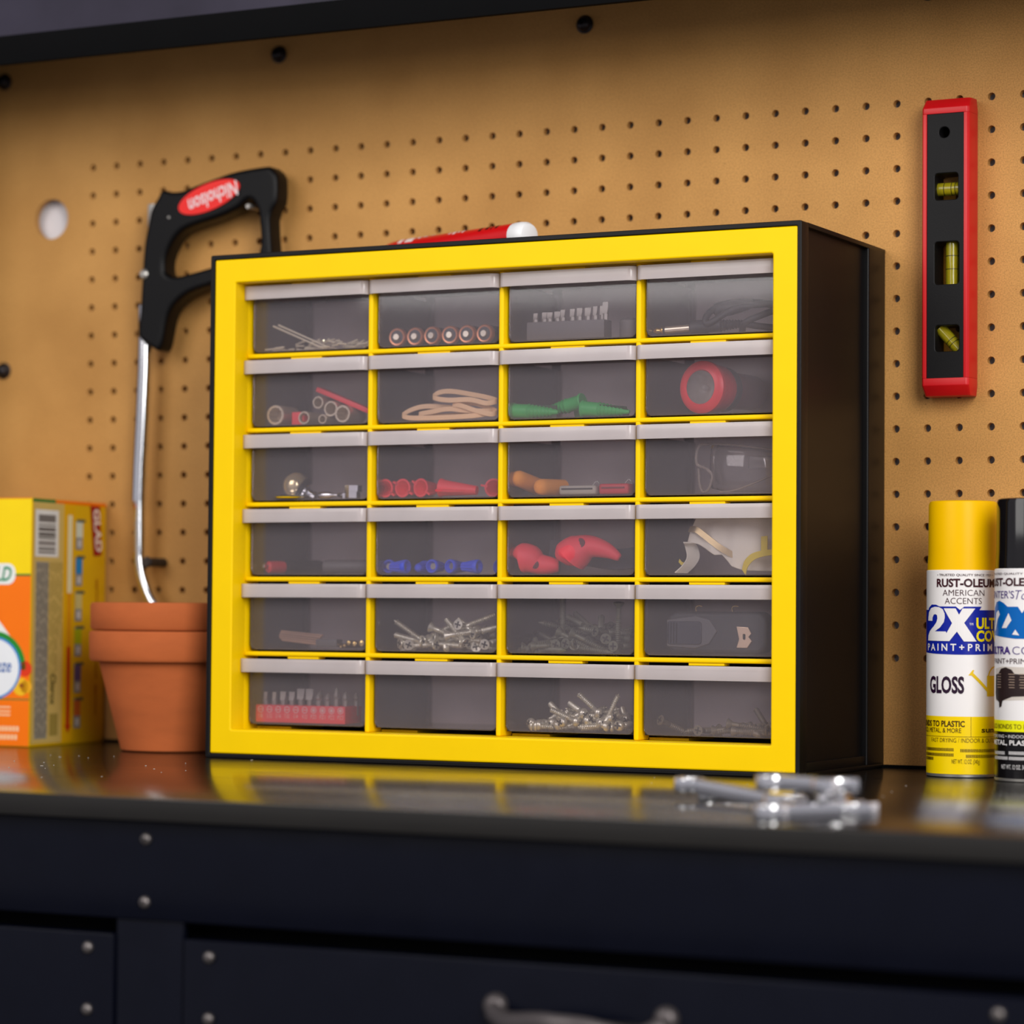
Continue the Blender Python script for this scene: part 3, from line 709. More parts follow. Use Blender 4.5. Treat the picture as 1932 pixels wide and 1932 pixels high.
ax, ay = 33.12, -3.05
t, R = can('spray_can', ax, ay, 'spray paint can with yellow cap and white 2X gloss label', M('can_yellow_cap', (240, 186, 0), .35, var=.02, spec=.1), 5.95, 7.96)
part('can_wall', MB().lathe([(R, .10), (R, 1.75)], (ax, ay, 0), n=64, cap1=False), flat('can_yellow', (244, 208, 0), .28), t)
part('can_wall', MB().lathe([(R, 1.75), (R, 5.93), (1.0, 5.97)], (ax, ay, 0), n=64, cap0=False), flat('can_white', (236, 232, 230), .28), t)
R1, R2, R3 = R+.006, R+.012, R+.018
part('blue_band', can_patch(MB(), ax, ay, R1, -2.2, 2.2, lambda k: 3.62-.10*math.sin(PI*k), lambda k: 4.80+.0*k), INKB, t)
can_poly(t, ax, ay, R2, [(-1.30, 4.72), (-1.22, 4.86), (-1.05, 4.955), (-.85, 4.95), (-.72, 4.90), (-.20, 4.90), (-.08, 4.80), (.04, 4.90), (.56, 4.90), (.42, 4.70), (-1.25, 4.70)], INKB, 'blue_band')
can_text(t, ax, ay, R2, '• TRUSTED QUALITY SINCE 1921 •', -.80, .99, 5.76, 5.84, INKM, .005)
can_text(t, ax, ay, R2, 'RUST-OLEUM', -.823, 1.06, 5.454, 5.702, INKM, .035)
can_text(t, ax, ay, R2, 'AMERICAN', -.605, .648, 5.208, 5.381, INKM, -.008)
can_text(t, ax, ay, R2, 'ACCENTS', -.535, .56, 4.974, 5.148, INKM, -.008)
can_poly(t, ax, ay, R3, [(-1.263, 4.49), (-1.015, 4.483), (-1.009, 4.581), (-0.95, 4.664), (-0.878, 4.679), (-0.812, 4.649), (-0.797, 4.551), (-0.834, 4.445), (-0.937, 4.339), (-1.149, 4.188), (-1.25, 4.067), (-1.271, 3.916), (-0.39, 3.906), (-0.499, 4.181), (-0.902, 4.181), (-0.7, 4.294), (-0.569, 4.445), (-0.534, 4.581), (-0.543, 4.701), (-0.606, 4.822), (-0.739, 4.88), (-0.902, 4.89), (-1.086, 4.852), (-1.21, 4.732), (-1.258, 4.581)], INKW, 'lettering')
can_poly(t, ax, ay, R3+.002, [(-0.569, 4.845), (-0.207, 4.845), (-0.107, 4.664), (-0.007, 4.845), (0.359, 4.845), (0.039, 4.43), (0.4, 3.901), (0.031, 3.901), (-0.168, 4.181), (-0.39, 3.906), (-0.606, 3.916), (-0.309, 4.422)], INKW, 'lettering')
can_text(t, ax, ay, R3, 'TM', .19, .30, 4.36, 4.43, INKW, .0)
can_text(t, ax, ay, R3, 'ULTRA', .393, 1.55, 4.257, 4.586, INKY, .035)
can_text(t, ax, ay, R3, 'COVER', .393, 1.62, 3.894, 4.222, INKY, .035)
can_text(t, ax, ay, R3, 'P A I N T + P R I M E R', -1.28, 1.45, 3.629, 3.833, INKW, .02)
can_text(t, ax, ay, R2, 'GLOSS', -1.129, .043, 2.401, 2.901, flat('gloss_ink', (38, 10, 40)), .032)
can_poly(t, ax, ay, R2, [(.75, 2.33), (1.5, 2.33), (1.5, 2.92), (.75, 2.92)], flat('wcan_yellow', (228, 190, 20)))
can_poly(t, ax, ay, R2, [(.75, 2.46), (.75, 2.58), (.30, 3.0), (.33, 3.08), (.29, 3.09), (.16, 2.93), (.25, 2.93)], flat('wcan_yellow', (228, 190, 20)))
can_poly(t, ax, ay, R2, [(.78, 2.92), (.84, 3.05), (.95, 3.16), (1.1, 3.2), (1.1, 3.16), (.97, 3.12), (.88, 3.03), (.83, 2.92)], flat('wcan_yellow', (228, 190, 20)))
can_text(t, ax, ay, R2, 'BONDS TO PLASTIC', -1.68, .062, 1.451, 1.628, INKD, .025)
can_text(t, ax, ay, R2, 'WOOD, METAL, & MORE', -1.78, -.038, 1.262, 1.416, INKD, 0)
can_text(t, ax, ay, R2, 'sun', .561, 1.04, 1.295, 1.404, INKD, .02)
part('rule_line', can_patch(can_patch(MB(), ax, ay, R2, -1.6, 1.6, 1.168, 1.178), ax, ay, R2, .236, .244, 1.175, 1.745), INKD, t)
can_text(t, ax, ay, R2, 'FAST DRYING / INDOOR & OUTDOOR', -1.042, 1.42, 1.007, 1.128, INKD, -.01)
tx = MB()
for s0, s1, zz in ((-1.46, -.25, .80), (-1.46, -.25, .65), (-.06, 1.25, .78), (.10, 1.25, .62), (-1.46, -.95, .53)):
    s_ = s0
    while s_ < s1: can_patch(tx, ax, ay, R2, s_, min(s1, s_+.022), zz-.045, zz+.045, 1); s_ += .042
part('small_print', tx, INKD, t, smooth=False)
can_text(t, ax, ay, R2, 'NET WT. 12 OZ. (340g)', -.312, .507, .36, .53, INKD, -.005)

ax, ay = 35.52, -4.2
t, R = can('spray_can', ax, ay, 'spray paint can with black cap and blue 2X label at right edge', M('can_black_cap', (16, 14, 16), .12, var=.02), 5.97, 7.96)
part('can_wall', MB().lathe([(R, .10), (R, 1.40)], (ax, ay, 0), n=64, cap1=False), flat('can_black', (16, 14, 16), .2), t)
part('can_wall', MB().lathe([(R, 1.40), (R, 1.72)], (ax, ay, 0), n=64, cap0=False, cap1=False), flat('can_lime', (236, 232, 10), .28), t)
part('can_wall', MB().lathe([(R, 1.72), (R, 5.95), (1.0, 5.99)], (ax, ay, 0), n=64, cap0=False), flat('can_white', (236, 232, 230), .28), t)
INKC = flat('cyan_blue', (0, 96, 176), .25)
can_text(t, ax, ay, R2, 'TRUSTED QUALITY SINCE 1921', -1.6, .5, 5.786, 5.852, INKM, .005)
can_text(t, ax, ay, R2, 'RUST-OLEUM', -1.72, .25, 5.473, 5.708, INKM, .035)
can_text(t, ax, ay, R2, "PAINTER'S", -1.85, -.538, 5.13, 5.349, INKI, .0)
can_text(t, ax, ay, R2, 'Touch', -.50, .35, 5.10, 5.36, INKI, -.012, .3)
can_poly(t, ax, ay, R1, [(-1.45, 4.1), (-1.45, 4.85), (-1.3, 5.02), (-1.1, 5.07), (-.9, 5.0), (-.76, 4.90), (-.42, 4.90), (-.30, 4.72), (-.18, 4.9), (.4, 4.9), (.4, 4.0), (-.5, 4.0)], INKC)
can_poly(t, ax, ay, R2, [(-.98, 4.30), (-.72, 4.72), (-.62, 4.52), (-.80, 4.30)], INKW); can_poly(t, ax, ay, R2, [(-.60, 4.12), (-.50, 4.26), (-.38, 4.10)], INKW)
can_poly(t, ax, ay, R2, [(-1.42, 4.28), (-1.30, 4.72), (-1.16, 4.80), (-1.08, 4.68), (-1.2, 4.55), (-1.35, 4.2)], INKW)
can_text(t, ax, ay, R2, 'ULTRA', -1.62, -.65, 3.562, 3.786, INKI, .035)
can_text(t, ax, ay, R2, 'COVER', -.591, .6, 3.562, 3.786, INKI, -.01)
can_text(t, ax, ay, R2, 'PAINT+PRIMER', -1.5, .1, 3.30, 3.449, INKM, .0)
BN = flat('bench_print', (40, 26, 26)); BT = flat('bench_ground', (150, 128, 112))
can_poly(t, ax, ay, R1, [(-1.35, 2.25), (-1.35, 3.15), (-.95, 3.22), (.3, 3.2), (.3, 2.32), (-.6, 2.28)], flat('bench_backdrop', (206, 196, 186)))
can_poly(t, ax, ay, R2, [(-1.36, 2.45), (-1.33, 2.98), (-1.15, 3.02), (-1.02, 3.16), (-.82, 3.20), (-.62, 3.14), (-.52, 3.02), (-.2, 3.0), (.2, 3.0), (.2, 2.42), (-.6, 2.38), (-.95, 2.26), (-1.0, 2.10), (-1.1, 2.06), (-1.12, 2.22), (-1.3, 2.3)], BN, 'printed_bench')
for k in range(6):
    for s0 in (-1.22, -.72, -.38): can_patch_mb = can_patch(MB(), ax, ay, R3, s0+.02*(k % 2), s0+.2, 3.0-.075*k, 3.022-.075*k); part('printed_bench', can_patch_mb, BT, t, smooth=False)
can_text(t, ax, ay, R2, 'ALSO BONDS TO PLASTIC', -1.62, .35, 1.479, 1.613, INKD, 0)
can_text(t, ax, ay, R2, 'FAST DRYING • INDOOR & OUTDOOR', -1.75, .75, 1.226, 1.315, INKW, -.005)
can_text(t, ax, ay, R2, 'METAL, PLASTIC', -1.5, .15, 1.002, 1.166, INKW, .02)
tx = MB()
for s0, s1, zz in ((-1.4, -.85, .80), (-1.4, -.75, .66), (-.70, .5, .81), (-.70, .5, .66)):
    s_ = s0
    while s_ < s1: can_patch(tx, ax, ay, R2, s_, min(s1, s_+.022), zz-.045, zz+.045, 1); s_ += .042
part('small_print', tx, INKW, t, smooth=False)
can_text(t, ax, ay, R2, 'NET WT. 12 OZ. 340g', -.99, -.12, .316, .48, INKW, -.005)

# ---- combination wrenches
def wrench_mesh(L, k=1.0):
    pts = [(.36*k*math.cos(math.radians(20+320*i/20)), .36*k*math.sin(math.radians(20+320*i/20))) for i in range(21)]
    # pts run round the ring end from the upper shank side to the lower; shank goes towards +x
    low = [(L-.42*k, -.14*k), (L-.30*k, -.36*k), (L-.02*k, -.46*k), (L+.34*k, -.34*k), (L+.30*k, -.17*k), (L-.02*k, -.17*k), (L-.10*k, 0), (L-.02*k, .17*k), (L+.38*k, .17*k), (L+.40*k, .30*k), (L+.05*k, .46*k), (L-.30*k, .36*k), (L-.42*k, .14*k)]
    v, f = outline([pts+low, circ(0, 0, .22*k, 12)], .17*k, .045, 2)
    return MB().add(v, f)
wr = [((31.0, -18.0, .42), (34.5, -20.5, .24), 1.1, 'chrome combination wrench with its head at the left of the wrench pile'),
      ((34.4, -16.8, .20), (35.6, -20.3, .40), .95, 'chrome combination wrench at the back of the wrench pile'),
      ((34.1, -20.3, .70), (36.1, -21.5, .74), 1.1, 'chrome combination wrench lying on top of the wrench pile'),
      ((35.1, -22.9, .19), (36.4, -21.0, .19), 1.1, 'chrome combination wrench at the front right of the wrench pile'),
      ((31.2, -17.3, .15), (33.4, -17.6, .15), .8, 'small chrome combination wrench lying behind the leftmost wrench')]
for p0, p1, k, lab in wr:
    p0 = Vector(p0); p1 = Vector(p1); d = p1-p0
    o = bpy.data.objects.new('combination_wrench', mesh('combination_wrench', wrench_mesh(d.length, k))); COL.objects.link(o)
    o.data.materials.append(CHR); tag(o, lab, 'wrench', 'chrome wrenches on the bench front')
    x = d.normalized(); y = Vector((0, 0, 1)).cross(x).normalized(); z = x.cross(y)
    m4 = Matrix((x, y, z)).transposed().to_4x4(); m4.translation = p0*S; o.matrix_world = m4

# ================================================================== DRAWER CONTENTS
def place(o, p, d, roll=0.0):
    """put a proto (built along +x from its origin) at p, pointing along d"""
    x = Vector(d).normalized(); r = Vector((0, 0, 1)) if abs(x.z) < .95 else Vector((0, 1, 0))
    y = r.cross(x).normalized(); z = x.cross(y)
    m = Matrix((x, y, z)).transposed() @ Matrix.Rotation(roll, 3, 'X')
    m4 = m.to_4x4(); m4.translation = Vector(p)*S; o.matrix_world = m4; o.rotation_mode = 'XYZ'
def zero(name, label=None, cat=None, group=None):
    o = bpy.data.objects.new(name, None); COL.objects.link(o); ORG[o] = Vector((0, 0, 0)); o.empty_display_size = .01
    return tag(o, label, cat, group)

# (row 1, col 1) brads
F = FLOOR[0]
def brad(l): return MB().cyl((0, 0, 0), (l, 0, 0), .03, 6)
bm1 = mesh('brad', brad(.34)); bm2 = mesh('brad_long', brad(2.1))
rnd = random.Random(3)
PALE = M('bright_brad', (244, 234, 208), .35, .25, var=.08)
for me in (bm1, bm2): me.materials.append(PALE)
for i in range(84):
    o = bpy.data.objects.new('brad', bm1); COL.objects.link(o)
    x = rnd.uniform(10.9, 14.5); y = rnd.uniform(-5.98, -4.6); u = (x-10.9)/3.6
    hmax = .05+.30*math.exp(-((u-.62)/.30)**2)+(.22 if .15 < u < .4 and y > -5.5 else 0)
    z = F+.03+hmax*rnd.random()**1.3
    a = rnd.gauss(0, .45); pch = rnd.uniform(-.25, .45)*(1 if z > F+.1 else .25)
    place(o, (x, y, z), (math.cos(a)*math.cos(pch), math.sin(a)*math.cos(pch), math.sin(pch)))
    tag(o, 'short pale steel brad in the loose heap in the top left drawer', 'brad', 'short brads in the top left drawer')
for p_, d_, lb in (((11.35, -5.7, F+.86), (1.75, -.1, -.72), 'long steel pin leaning highest in the heap of brads'), ((11.22, -5.8, F+.82), (1.8, -.1, -.74), 'long steel pin just below the other in the brad heap')):
    o = bpy.data.objects.new('long_pin', bm2); COL.objects.link(o); place(o, p_, d_); tag(o, lb, 'pin', 'long pins among the brads')

# (1,2) batteries
bt = zero('battery')
part('casing', MB().lathe([(.275, .03), (.285, .06), (.285, 1.9), (.2, 1.92)], (0, 0, 0), (1, 0, 0), 28), DGREY, bt)
part('copper_band', MB().lathe([(.21, .0), (.26, -.01), (.288, .03), (.288, .16)], (0, 0, 0), (1, 0, 0), 28, False, False), COPPER, bt)
part('end_seal', MB().lathe([(.0, .005), (.215, .005), (.22, .03)], (0, 0, 0), (1, 0, 0), 24), M('battery_seal', (58, 58, 66), .5), bt)
part('terminal', MB().lathe([(.0, -.07), (.095, -.07), (.105, -.05), (.105, .01)], (0, 0, 0), (1, 0, 0), 16), M('nickel', (226, 218, 200), .25, .6), bt)
words_ = ['first', 'second', 'third', 'fourth', 'fifth', 'sixth']
for i, x in enumerate((15.79, 16.40, 17.02, 17.63, 18.24, 18.83)):
    o = bt if i == 0 else copy_tree(bt)
    place(o, (x, -5.9+.04*(i % 2), F+.29), (0.05*(i % 3-1), 1, 0))
    tag(o, words_[i]+' battery from the left in the row of copper-ringed battery ends', 'battery', 'batteries in the top row drawer')

# (1,3) grey bit block
def bit(kind, h, w):
    b = MB(); b.cyl((0, 0, -.3), (0, 0, h*.35), .085, 6)
    if kind == 'flat':
        b.add([(-w*.45, -.07, h*.35), (w*.45, -.07, h*.35), (w*.45, .07, h*.35), (-w*.45, .07, h*.35), (-w*.5, -.035, h*.6), (w*.5, -.035, h*.6), (w*.5, .035, h*.6), (-w*.5, .035, h*.6), (-w*.55, -.02, h), (w*.55, -.02, h), (w*.55, .02, h), (-w*.55, .02, h)],
              [(0, 1, 5, 4), (1, 2, 6, 5), (2, 3, 7, 6), (3, 0, 4, 7), (4, 5, 9, 8), (5, 6, 10, 9), (6, 7, 11, 10), (7, 4, 8, 11), (8, 9, 10, 11), (3, 2, 1, 0)])
    else:
        b.lathe([(.085, h*.35), (.09, h*.6), (.06, h*.85), (.012, h)], (0, 0, 0), (0, 0, 1), 4); b.lathe([(.06, h*.35), (.10, h*.55), (.05, h*.88), (.0, h)], (0, 0, 0), (0, 0, 1), 8)
    return b
def shift(b, d): b.v = [tuple(Vector(p)+Vector(d)) for p in b.v]; return b
g = thing('bit_block', (21.6, -5.65, F), 'grey plastic block of screwdriver bits standing in a top row drawer', 'bit set')
part('block', MB().box(20.32, 22.92, -5.95, -5.40, F+.01, F+.56), GREYP, g, bevel=.04)
for i, (x, z) in enumerate(((20.5, 13.71), (20.78, 13.73), (20.98, 13.72), (21.22, 13.74), (21.42, 13.78), (21.72, 13.8), (21.98, 13.81), (22.24, 13.81), (22.50, 13.84), (22.72, 13.85), (22.84, 13.96))):
    part('bit', shift(bit('flat', z-(F+.56), .13+.02*(i % 4)), (x, -5.68+.04*(i % 2), F+.56)), BITM, g)
solo('plastic_plug', MB().lathe([(.30, 0), (.33, .05), (.33, .5), (.25, .58), (.1, .6)], (23.55, -5.45, F+.01), (0, 0, 1), 20), GREYP, (23.55, -5.45, F), 'short round grey plastic plug beside the grey bit block', 'plug')

# (1,4) audio cable
g = thing('audio_cable', (26.5, -5.6, F), 'black audio cable with a gold and silver jack plug in the top right drawer', 'cable')
a0 = Vector((24.42, -5.72, F+.15)); dx = Vector((1, .12, .055)).normalized()
part('plug_tip', MB().lathe([(.02, 0), (.07, .06), (.115, .14), (.075, .22), (.12, .28), (.12, .32)], a0, dx, 18), GOLD, g)
part('plug_band', MB().lathe([(.122, .32), (.122, .39)], a0, dx, 18), BLKM, g)
part('plug_sleeve', MB().lathe([(.12, .39), (.12, 1.15)], a0, dx, 18), M('plug_silver', (214, 200, 180), .25, .8), g)
part('plug_barrel', MB().lathe([(.15, 1.15), (.21, 1.19), (.21, 1.65), (.18, 1.72), (.18, 2.1)], a0, dx, 18), DGREY, g)
part('strain_relief', MB().lathe([(.19, 2.05)]+[(q, 2.1+.09*k+.04*j) for k in range(8) for j, q in ((0, .185-.008*k), (1, .14-.008*k))]+[(.1, 2.85)], a0, dx, 14), DGREY, g)
e = a0+dx*2.8
part('cord', MB().tube(catmull([tuple(e), (27.6, -5.3, F+.22), (28.15, -4.9, F+.2), (28.2, -4.4, F+.5), (27.6, -4.6, F+.95), (26.6, -5.2, F+.92), (26.15, -5.6, F+.62), (26.2, -5.75, F+.30), (26.9, -5.4, F+.75), (27.8, -5.0, F+.9), (28.15, -4.6, F+.85), (27.9, -5.5, F+.55), (27.4, -5.75, F+.3), (27.1, -5.3, F+.1)], 6, False), .10, 10), DGREY, g)
part('plug_barrel', MB().lathe([(.1, 0), (.2, .05), (.23, .5), (.2, .9), (.13, 1.2)], (26.2, -5.35, F+.72), (1, .25, .18), 14), DGREY, g)

# (2,1) sockets
F = FLOOR[1]
def socket(r):
    b = MB(); n = 24; inn = [(.74*r*(1 if i % 2 == 0 else .90)) for i in range(n)]
    rings = [[(r*.97, 0)]*n, None]
    def ring(rad, y): return [((rad[i] if isinstance(rad, list) else rad)*math.cos(2*PI*i/n), y, (rad[i] if isinstance(rad, list) else rad)*math.sin(2*PI*i/n)) for i in range(n)]
    R_ = [ring(r, 1.0), ring(r, .04), ring(r*.96, 0), ring([q*1.08 for q in inn], 0), ring(inn, .05), ring(inn, .5)]
    vs = [p for q in R_ for p in q]; fs = []
    for j in range(len(R_)-1):
        for i in range(n): fs.append((j*n+i, j*n+(i+1) % n, (j+1)*n+(i+1) % n, (j+1)*n+i))
    fs += [tuple(range(n)), tuple((len(R_)-1)*n+i for i in range(n))]
    return b.add(vs, fs)
SOCK = M('socket_steel', (212, 198, 176), .3, .5, var=.08)
for x, z, r, y, lb in ((11.36, F+.33, .32, -5.85, 'largest steel socket, lying alone at the left of its drawer'), (12.42, F+.22, .21, -5.85, 'steel socket lying on the drawer floor beside a red rail'), (12.78, 11.22, .20, -5.6, 'highest of the three sockets held by the sloping red rail'),
                       (13.31, 11.0, .25, -5.7, 'middle of the three sockets held by the sloping red rail'), (13.80, 10.82, .28, -5.8, 'lowest and largest of the three sockets on the sloping red rail'), (13.10, F+.16, .15, -5.85, 'smallest steel socket, lying under the sloping rail')):
    solo('socket', shift(socket(r), (x, y, z)), SOCK, (x, y, z-r), lb, 'socket', 'steel sockets')
solo('socket_rail', MB().obox((13.75, -5.35, F+.72), (1.05, .05, -.42), (0, .18, 0), (.03, 0, .07)), REDP, (13.7, -5.3, F+.2), 'sloping red plastic rail above three steel sockets', 'rail', bevel=.02)
solo('socket_rail', MB().obox((12.10, -5.2, F+.22), (.22, .0, 0), (0, .5, 0), (0, 0, .2)), REDP, (12.1, -5.3, F), 'red plastic rail end standing beside a socket on the floor', 'rail', bevel=.02)

# (2,2) rubber bands
def band(name, pts, half, label, wd=(0, .12, 1)):
    mb_ = MB().ribbon(catmull([Vector(p) for p in pts], 6), wd, half, .05, True)
    zmin = min(p[2] for p in mb_.v); solo(name, mb_, TAN, (sum(p[0] for p in pts)/len(pts), pts[0][1], zmin), label, 'rubber band', 'rubber bands', bevel=.012)
band('rubber_band', [(16.02, -5.85, F+.24), (16.25, -5.95, F+.12), (16.9, -5.97, F+.09), (17.9, -5.95, F+.10), (18.7, -5.9, F+.14), (18.9, -5.6, F+.24), (18.2, -5.4, F+.34), (17.2, -5.5, F+.46), (16.5, -5.65, F+.46)], .075, 'tan rubber band lying lowest and furthest left in the drawer', (0, .1, 1))
band('rubber_band', [(16.55, -5.78, F+.22), (17.1, -5.82, F+.30), (17.6, -5.84, F+.36), (18.2, -5.84, F+.30), (18.9, -5.8, F+.26), (18.95, -5.5, F+.3), (17.9, -5.5, F+.20), (17.0, -5.6, F+.17)], .075, 'tan rubber band inside the lowest tan band', (0, .1, 1))
band('rubber_band', [(17.05, -5.8, F+.78), (17.25, -5.92, F+.68), (17.7, -5.94, F+.62), (18.4, -5.92, F+.62), (18.95, -5.9, F+.50), (19.2, -5.7, F+.58), (18.8, -5.5, F+.70), (18.2, -5.5, F+.82), (17.6, -5.6, F+.92), (17.25, -5.7, F+.90)], .075, 'topmost tan rubber band with an open loop at left', (0, .1, 1))
band('rubber_band', [(17.75, -5.8, F+.50), (18.1, -5.92, F+.44), (18.6, -5.94, F+.28), (19.1, -5.9, F+.16), (19.2, -5.7, F+.26), (18.8, -5.6, F+.40), (18.3, -5.6, F+.54)], .075, 'tan rubber band crossing between the top and bottom bands', (0, .1, 1))

# (2,3) wall anchors
an = zero('wall_anchor')
pf = [(.10, 0), (.25, 0), (.26, .05), (.22, .10), (.21, .55)]
for k in range(7): pf += [(.235-.016*k, .57+.12*k), (.17-.014*k, .66+.12*k)]
pf += [(.09, 1.45), (.05, 1.55)]
part('sleeve', MB().lathe(pf, (0, 0, 0), (1, 0, 0), 20), GREEN, an)
part('slot', MB().box(.55, 1.5, -.012, .012, -.205, .205), M('anchor_slot', (14, 62, 30), .7), an)
for i, (p_, d_, lb) in enumerate((((19.78, -5.8, F+.25), (1, .02, -.05), 'green wall anchor lying at the far left, tip pointing right'), ((22.05, -5.55, F+.50), (-1, .1, -.22), 'green wall anchor resting on top of the others'),
                                  ((22.15, -5.82, F+.26), (1, .03, -.09), 'green wall anchor at the right, tip pointing right'), ((21.72, -5.1, F+.22), (.35, 1, -.05), 'green wall anchor lying behind, pointing to the back'))):
    o = an if i == 0 else copy_tree(an); place(o, p_, d_, .4*i); tag(o, lb, 'wall anchor', 'green wall anchors')

# (2,4) flashlight
fc = Vector((25.92, -5.72, F+.80)); fd = Vector((.20, .98, .0)).normalized()
g = thing('flashlight', (26.2, -4.5, F), 'red flashlight facing out of its drawer, clear lens forward', 'flashlight')
part('bezel', MB().lathe([(.50, .06), (.54, 0), (.68, .02), (.78, .12), (.79, .24), (.76, .34)], fc, fd, 36, False, False), M('torch_red', (232, 34, 50), .35, var=.04), g)
part('lens', MB().lathe([(.0, .05), (.52, .06)], fc, fd, 36), CLEAR, g)
part('reflector', MB().lathe([(.53, .07), (.40, .22), (.24, .38), (.10, .45)], fc, fd, 24, False, True), M('torch_reflector', (244, 238, 230), .25, .15, var=.25, scale=90), g)
part('bulb', MB().sphere(fc+fd*.30, .10, 12, 8), WHT, g)
part('head', MB().lathe([(.74, .30), (.70, .9), (.60, 1.1)], fc, fd, 36, False), M('torch_red', (206, 26, 40), .35), g)
part('grip_ring', MB().lathe([(.62, 1.05), (.66, 1.1), (.66, 1.3), (.6, 1.36)], fc, fd, 36), DGREY, g)
part('barrel', MB().lathe([(.60, 1.3), (.55, 1.5), (.52, 2.8), (.4, 2.9)], fc, fd, 32), REDD, g)

# (3,1) ball knob and bright fittings
F = FLOOR[2]
bc = Vector((12.02, -5.62, F+.44)); bd_ = Vector((.86, .2, -.52)).normalized()
g = thing('ball_knob', (12.1, -5.6, F), 'shiny brass-toned ball knob with a black collar and steel stem', 'knob')
part('ball', MB().sphere(bc, .42, 28, 18), BRASS, g)
part('collar', MB().lathe([(.36, .20), (.41, .22), (.41, .34), (.30, .36)], bc, bd_, 24), BLKM, g)
part('stem', MB().lathe([(.30, .36), (.30, .42), (.16, .46), (.13, .62), (.17, .64), (.17, .74), (.08, .78)], bc, bd_, 18), CHR, g)
fit = (('flat_washer', [(.05, 0), (.55, .02), (.62, .06), (.55, .11), (.05, .13)], (12.05, -5.85, F+.005), (0, 0, 1), 'thin lens-shaped metal disc lying under the ball knob'),
       ('metal_fitting', [(.03, 0), (.09, .04), (.11, .12), (.11, .42), (.06, .55), (.03, .7), (.07, .75), (.07, .95)], (12.95, -5.85, F+.115), (1, .05, 0), 'slim turned metal fitting lying to the right of the ball knob'),
       ('hex_nut', [(.10, 0), (.24, .0), (.24, .19), (.10, .19)], (14.20, -5.8, F+.01), (0, 0, 1), 'lower of the two bright nuts at the right of the drawer'),
       ('hex_nut', [(.10, 0), (.27, .0), (.27, .20), (.10, .20)], (14.22, -5.8, F+.205), (0, 0, 1), 'upper of the two bright nuts stacked at the right'),
       ('hex_nut', [(.06, 0), (.13, .0), (.13, .16), (.06, .16)], (13.88, -5.75, F+.01), (0, 0, 1), 'smallest bright nut beside the stacked pair'))
for nm, prf, o_, a_, lb in fit:
    solo(nm, MB().lathe(prf, o_, a_, 6 if 'nut' in nm else 20), CHR, o_, lb, 'hardware', None)

# (3,2) red wing connectors
wc = zero('wire_connector')
part('funnel', MB().lathe([(.14, .9), (.20, .5), (.25, .12), (.29, .03), (.29, 0), (.235, 0), (.20, .12), (.12, .5), (.04, .55)], (0, 0, 0), (1, 0, 0), 24), REDP, wc)
wg = MB(); wg.add([(.0, .2, -.03), (.0, .42, -.03), (.35, .36, -.03), (.7, .15, -.03), (.0, .2, .03), (.0, .42, .03), (.35, .36, .03), (.7, .15, .03)], [(0, 3, 2, 1), (4, 5, 6, 7), (0, 1, 5, 4), (1, 2, 6, 5), (2, 3, 7, 6), (3, 0, 4, 7)])
part('wing', wg, REDP, wc)
wg2 = MB(); wg2.v = [(a, -b, c) for a, b, c in wg.v]; wg2.f = [f[::-1] for f in wg.f]
part('wing', wg2, REDP, wc)
for i, (p_, d_, rl, lb) in enumerate((((15.42, -5.9, F+.30), (.12, 1, 0), .6, 'leftmost red winged wire connector, open end forward'), ((16.04, -5.9, F+.30), (.12, 1, 0), .5, 'second red winged wire connector, open end forward'), ((16.68, -5.9, F+.30), (.2, 1, 0), .55, 'third red winged wire connector, open end forward'),
                                      ((17.28, -5.72, F+.30), (1, .1, -.08), .25, 'red winged wire connector lying on its side, pointing right'), ((18.85, -5.2, F+.3), (-.2, 1, 0), .2, 'red winged wire connector furthest right, set further back'))):
    o = wc if i == 0 else copy_tree(wc); place(o, p_, d_, rl); tag(o, lb, 'wire connector', 'red wire connectors')
    if i == 3: o.scale = (1.35, 1, 1)

# (3,3) earplugs and clips
ep = mesh('earplug', MB().lathe([(0, -.245), (.12, -.22), (.20, -.15), (.245, -.03), (.25, .1), (.26, .9), (.2, .95)], (0, 0, 0), (1, 0, 0), 28)); ep.materials.append(ORANGE)
for p_, d_, lb in (((19.98, -5.70, F+.54), (.30, .92, -.25), 'orange foam earplug raised at the left of its drawer'), ((20.80, -5.78, F+.27), (.34, .94, 0), 'orange foam earplug lying on the drawer floor beside the grey clip')):
    o = bpy.data.objects.new('earplug', ep); COL.objects.link(o); place(o, p_, d_); tag(o, lb, 'earplug', 'orange earplugs')
for x0, x1, z1, m_, sl, lb in ((21.42, 22.66, F+.30, M('clip_grey', (176, 170, 160), .5), DGREY, 'light grey slotted plastic clip beside the orange earplugs'), (22.74, 23.72, F+.34, M('clip_red', (196, 40, 56), .45), REDD, 'dull red slotted plastic clip at the right of the grey clip')):
    g = thing('slotted_clip', ((x0+x1)/2, -5.6, F), lb, 'clip', 'slotted clips')
    part('body', MB().box(x0, x1, -5.9, -5.1, F+.02, z1), m_, g, bevel=.09, seg=3)
    part('slot', MB().box(x0+.1, x1-.12, -5.925, -5.88, (F+z1)/2+.02, (F+z1)/2+.07), sl, g)
    part('spring_wire', MB().tube(catmull([(x1-.25, -5.6, z1), (x1-.12, -5.6, z1+.13), (x1-.02, -5.6, z1+.05), (x1, -5.5, z1-.04)], 4, False), .018, 6), STL, g)

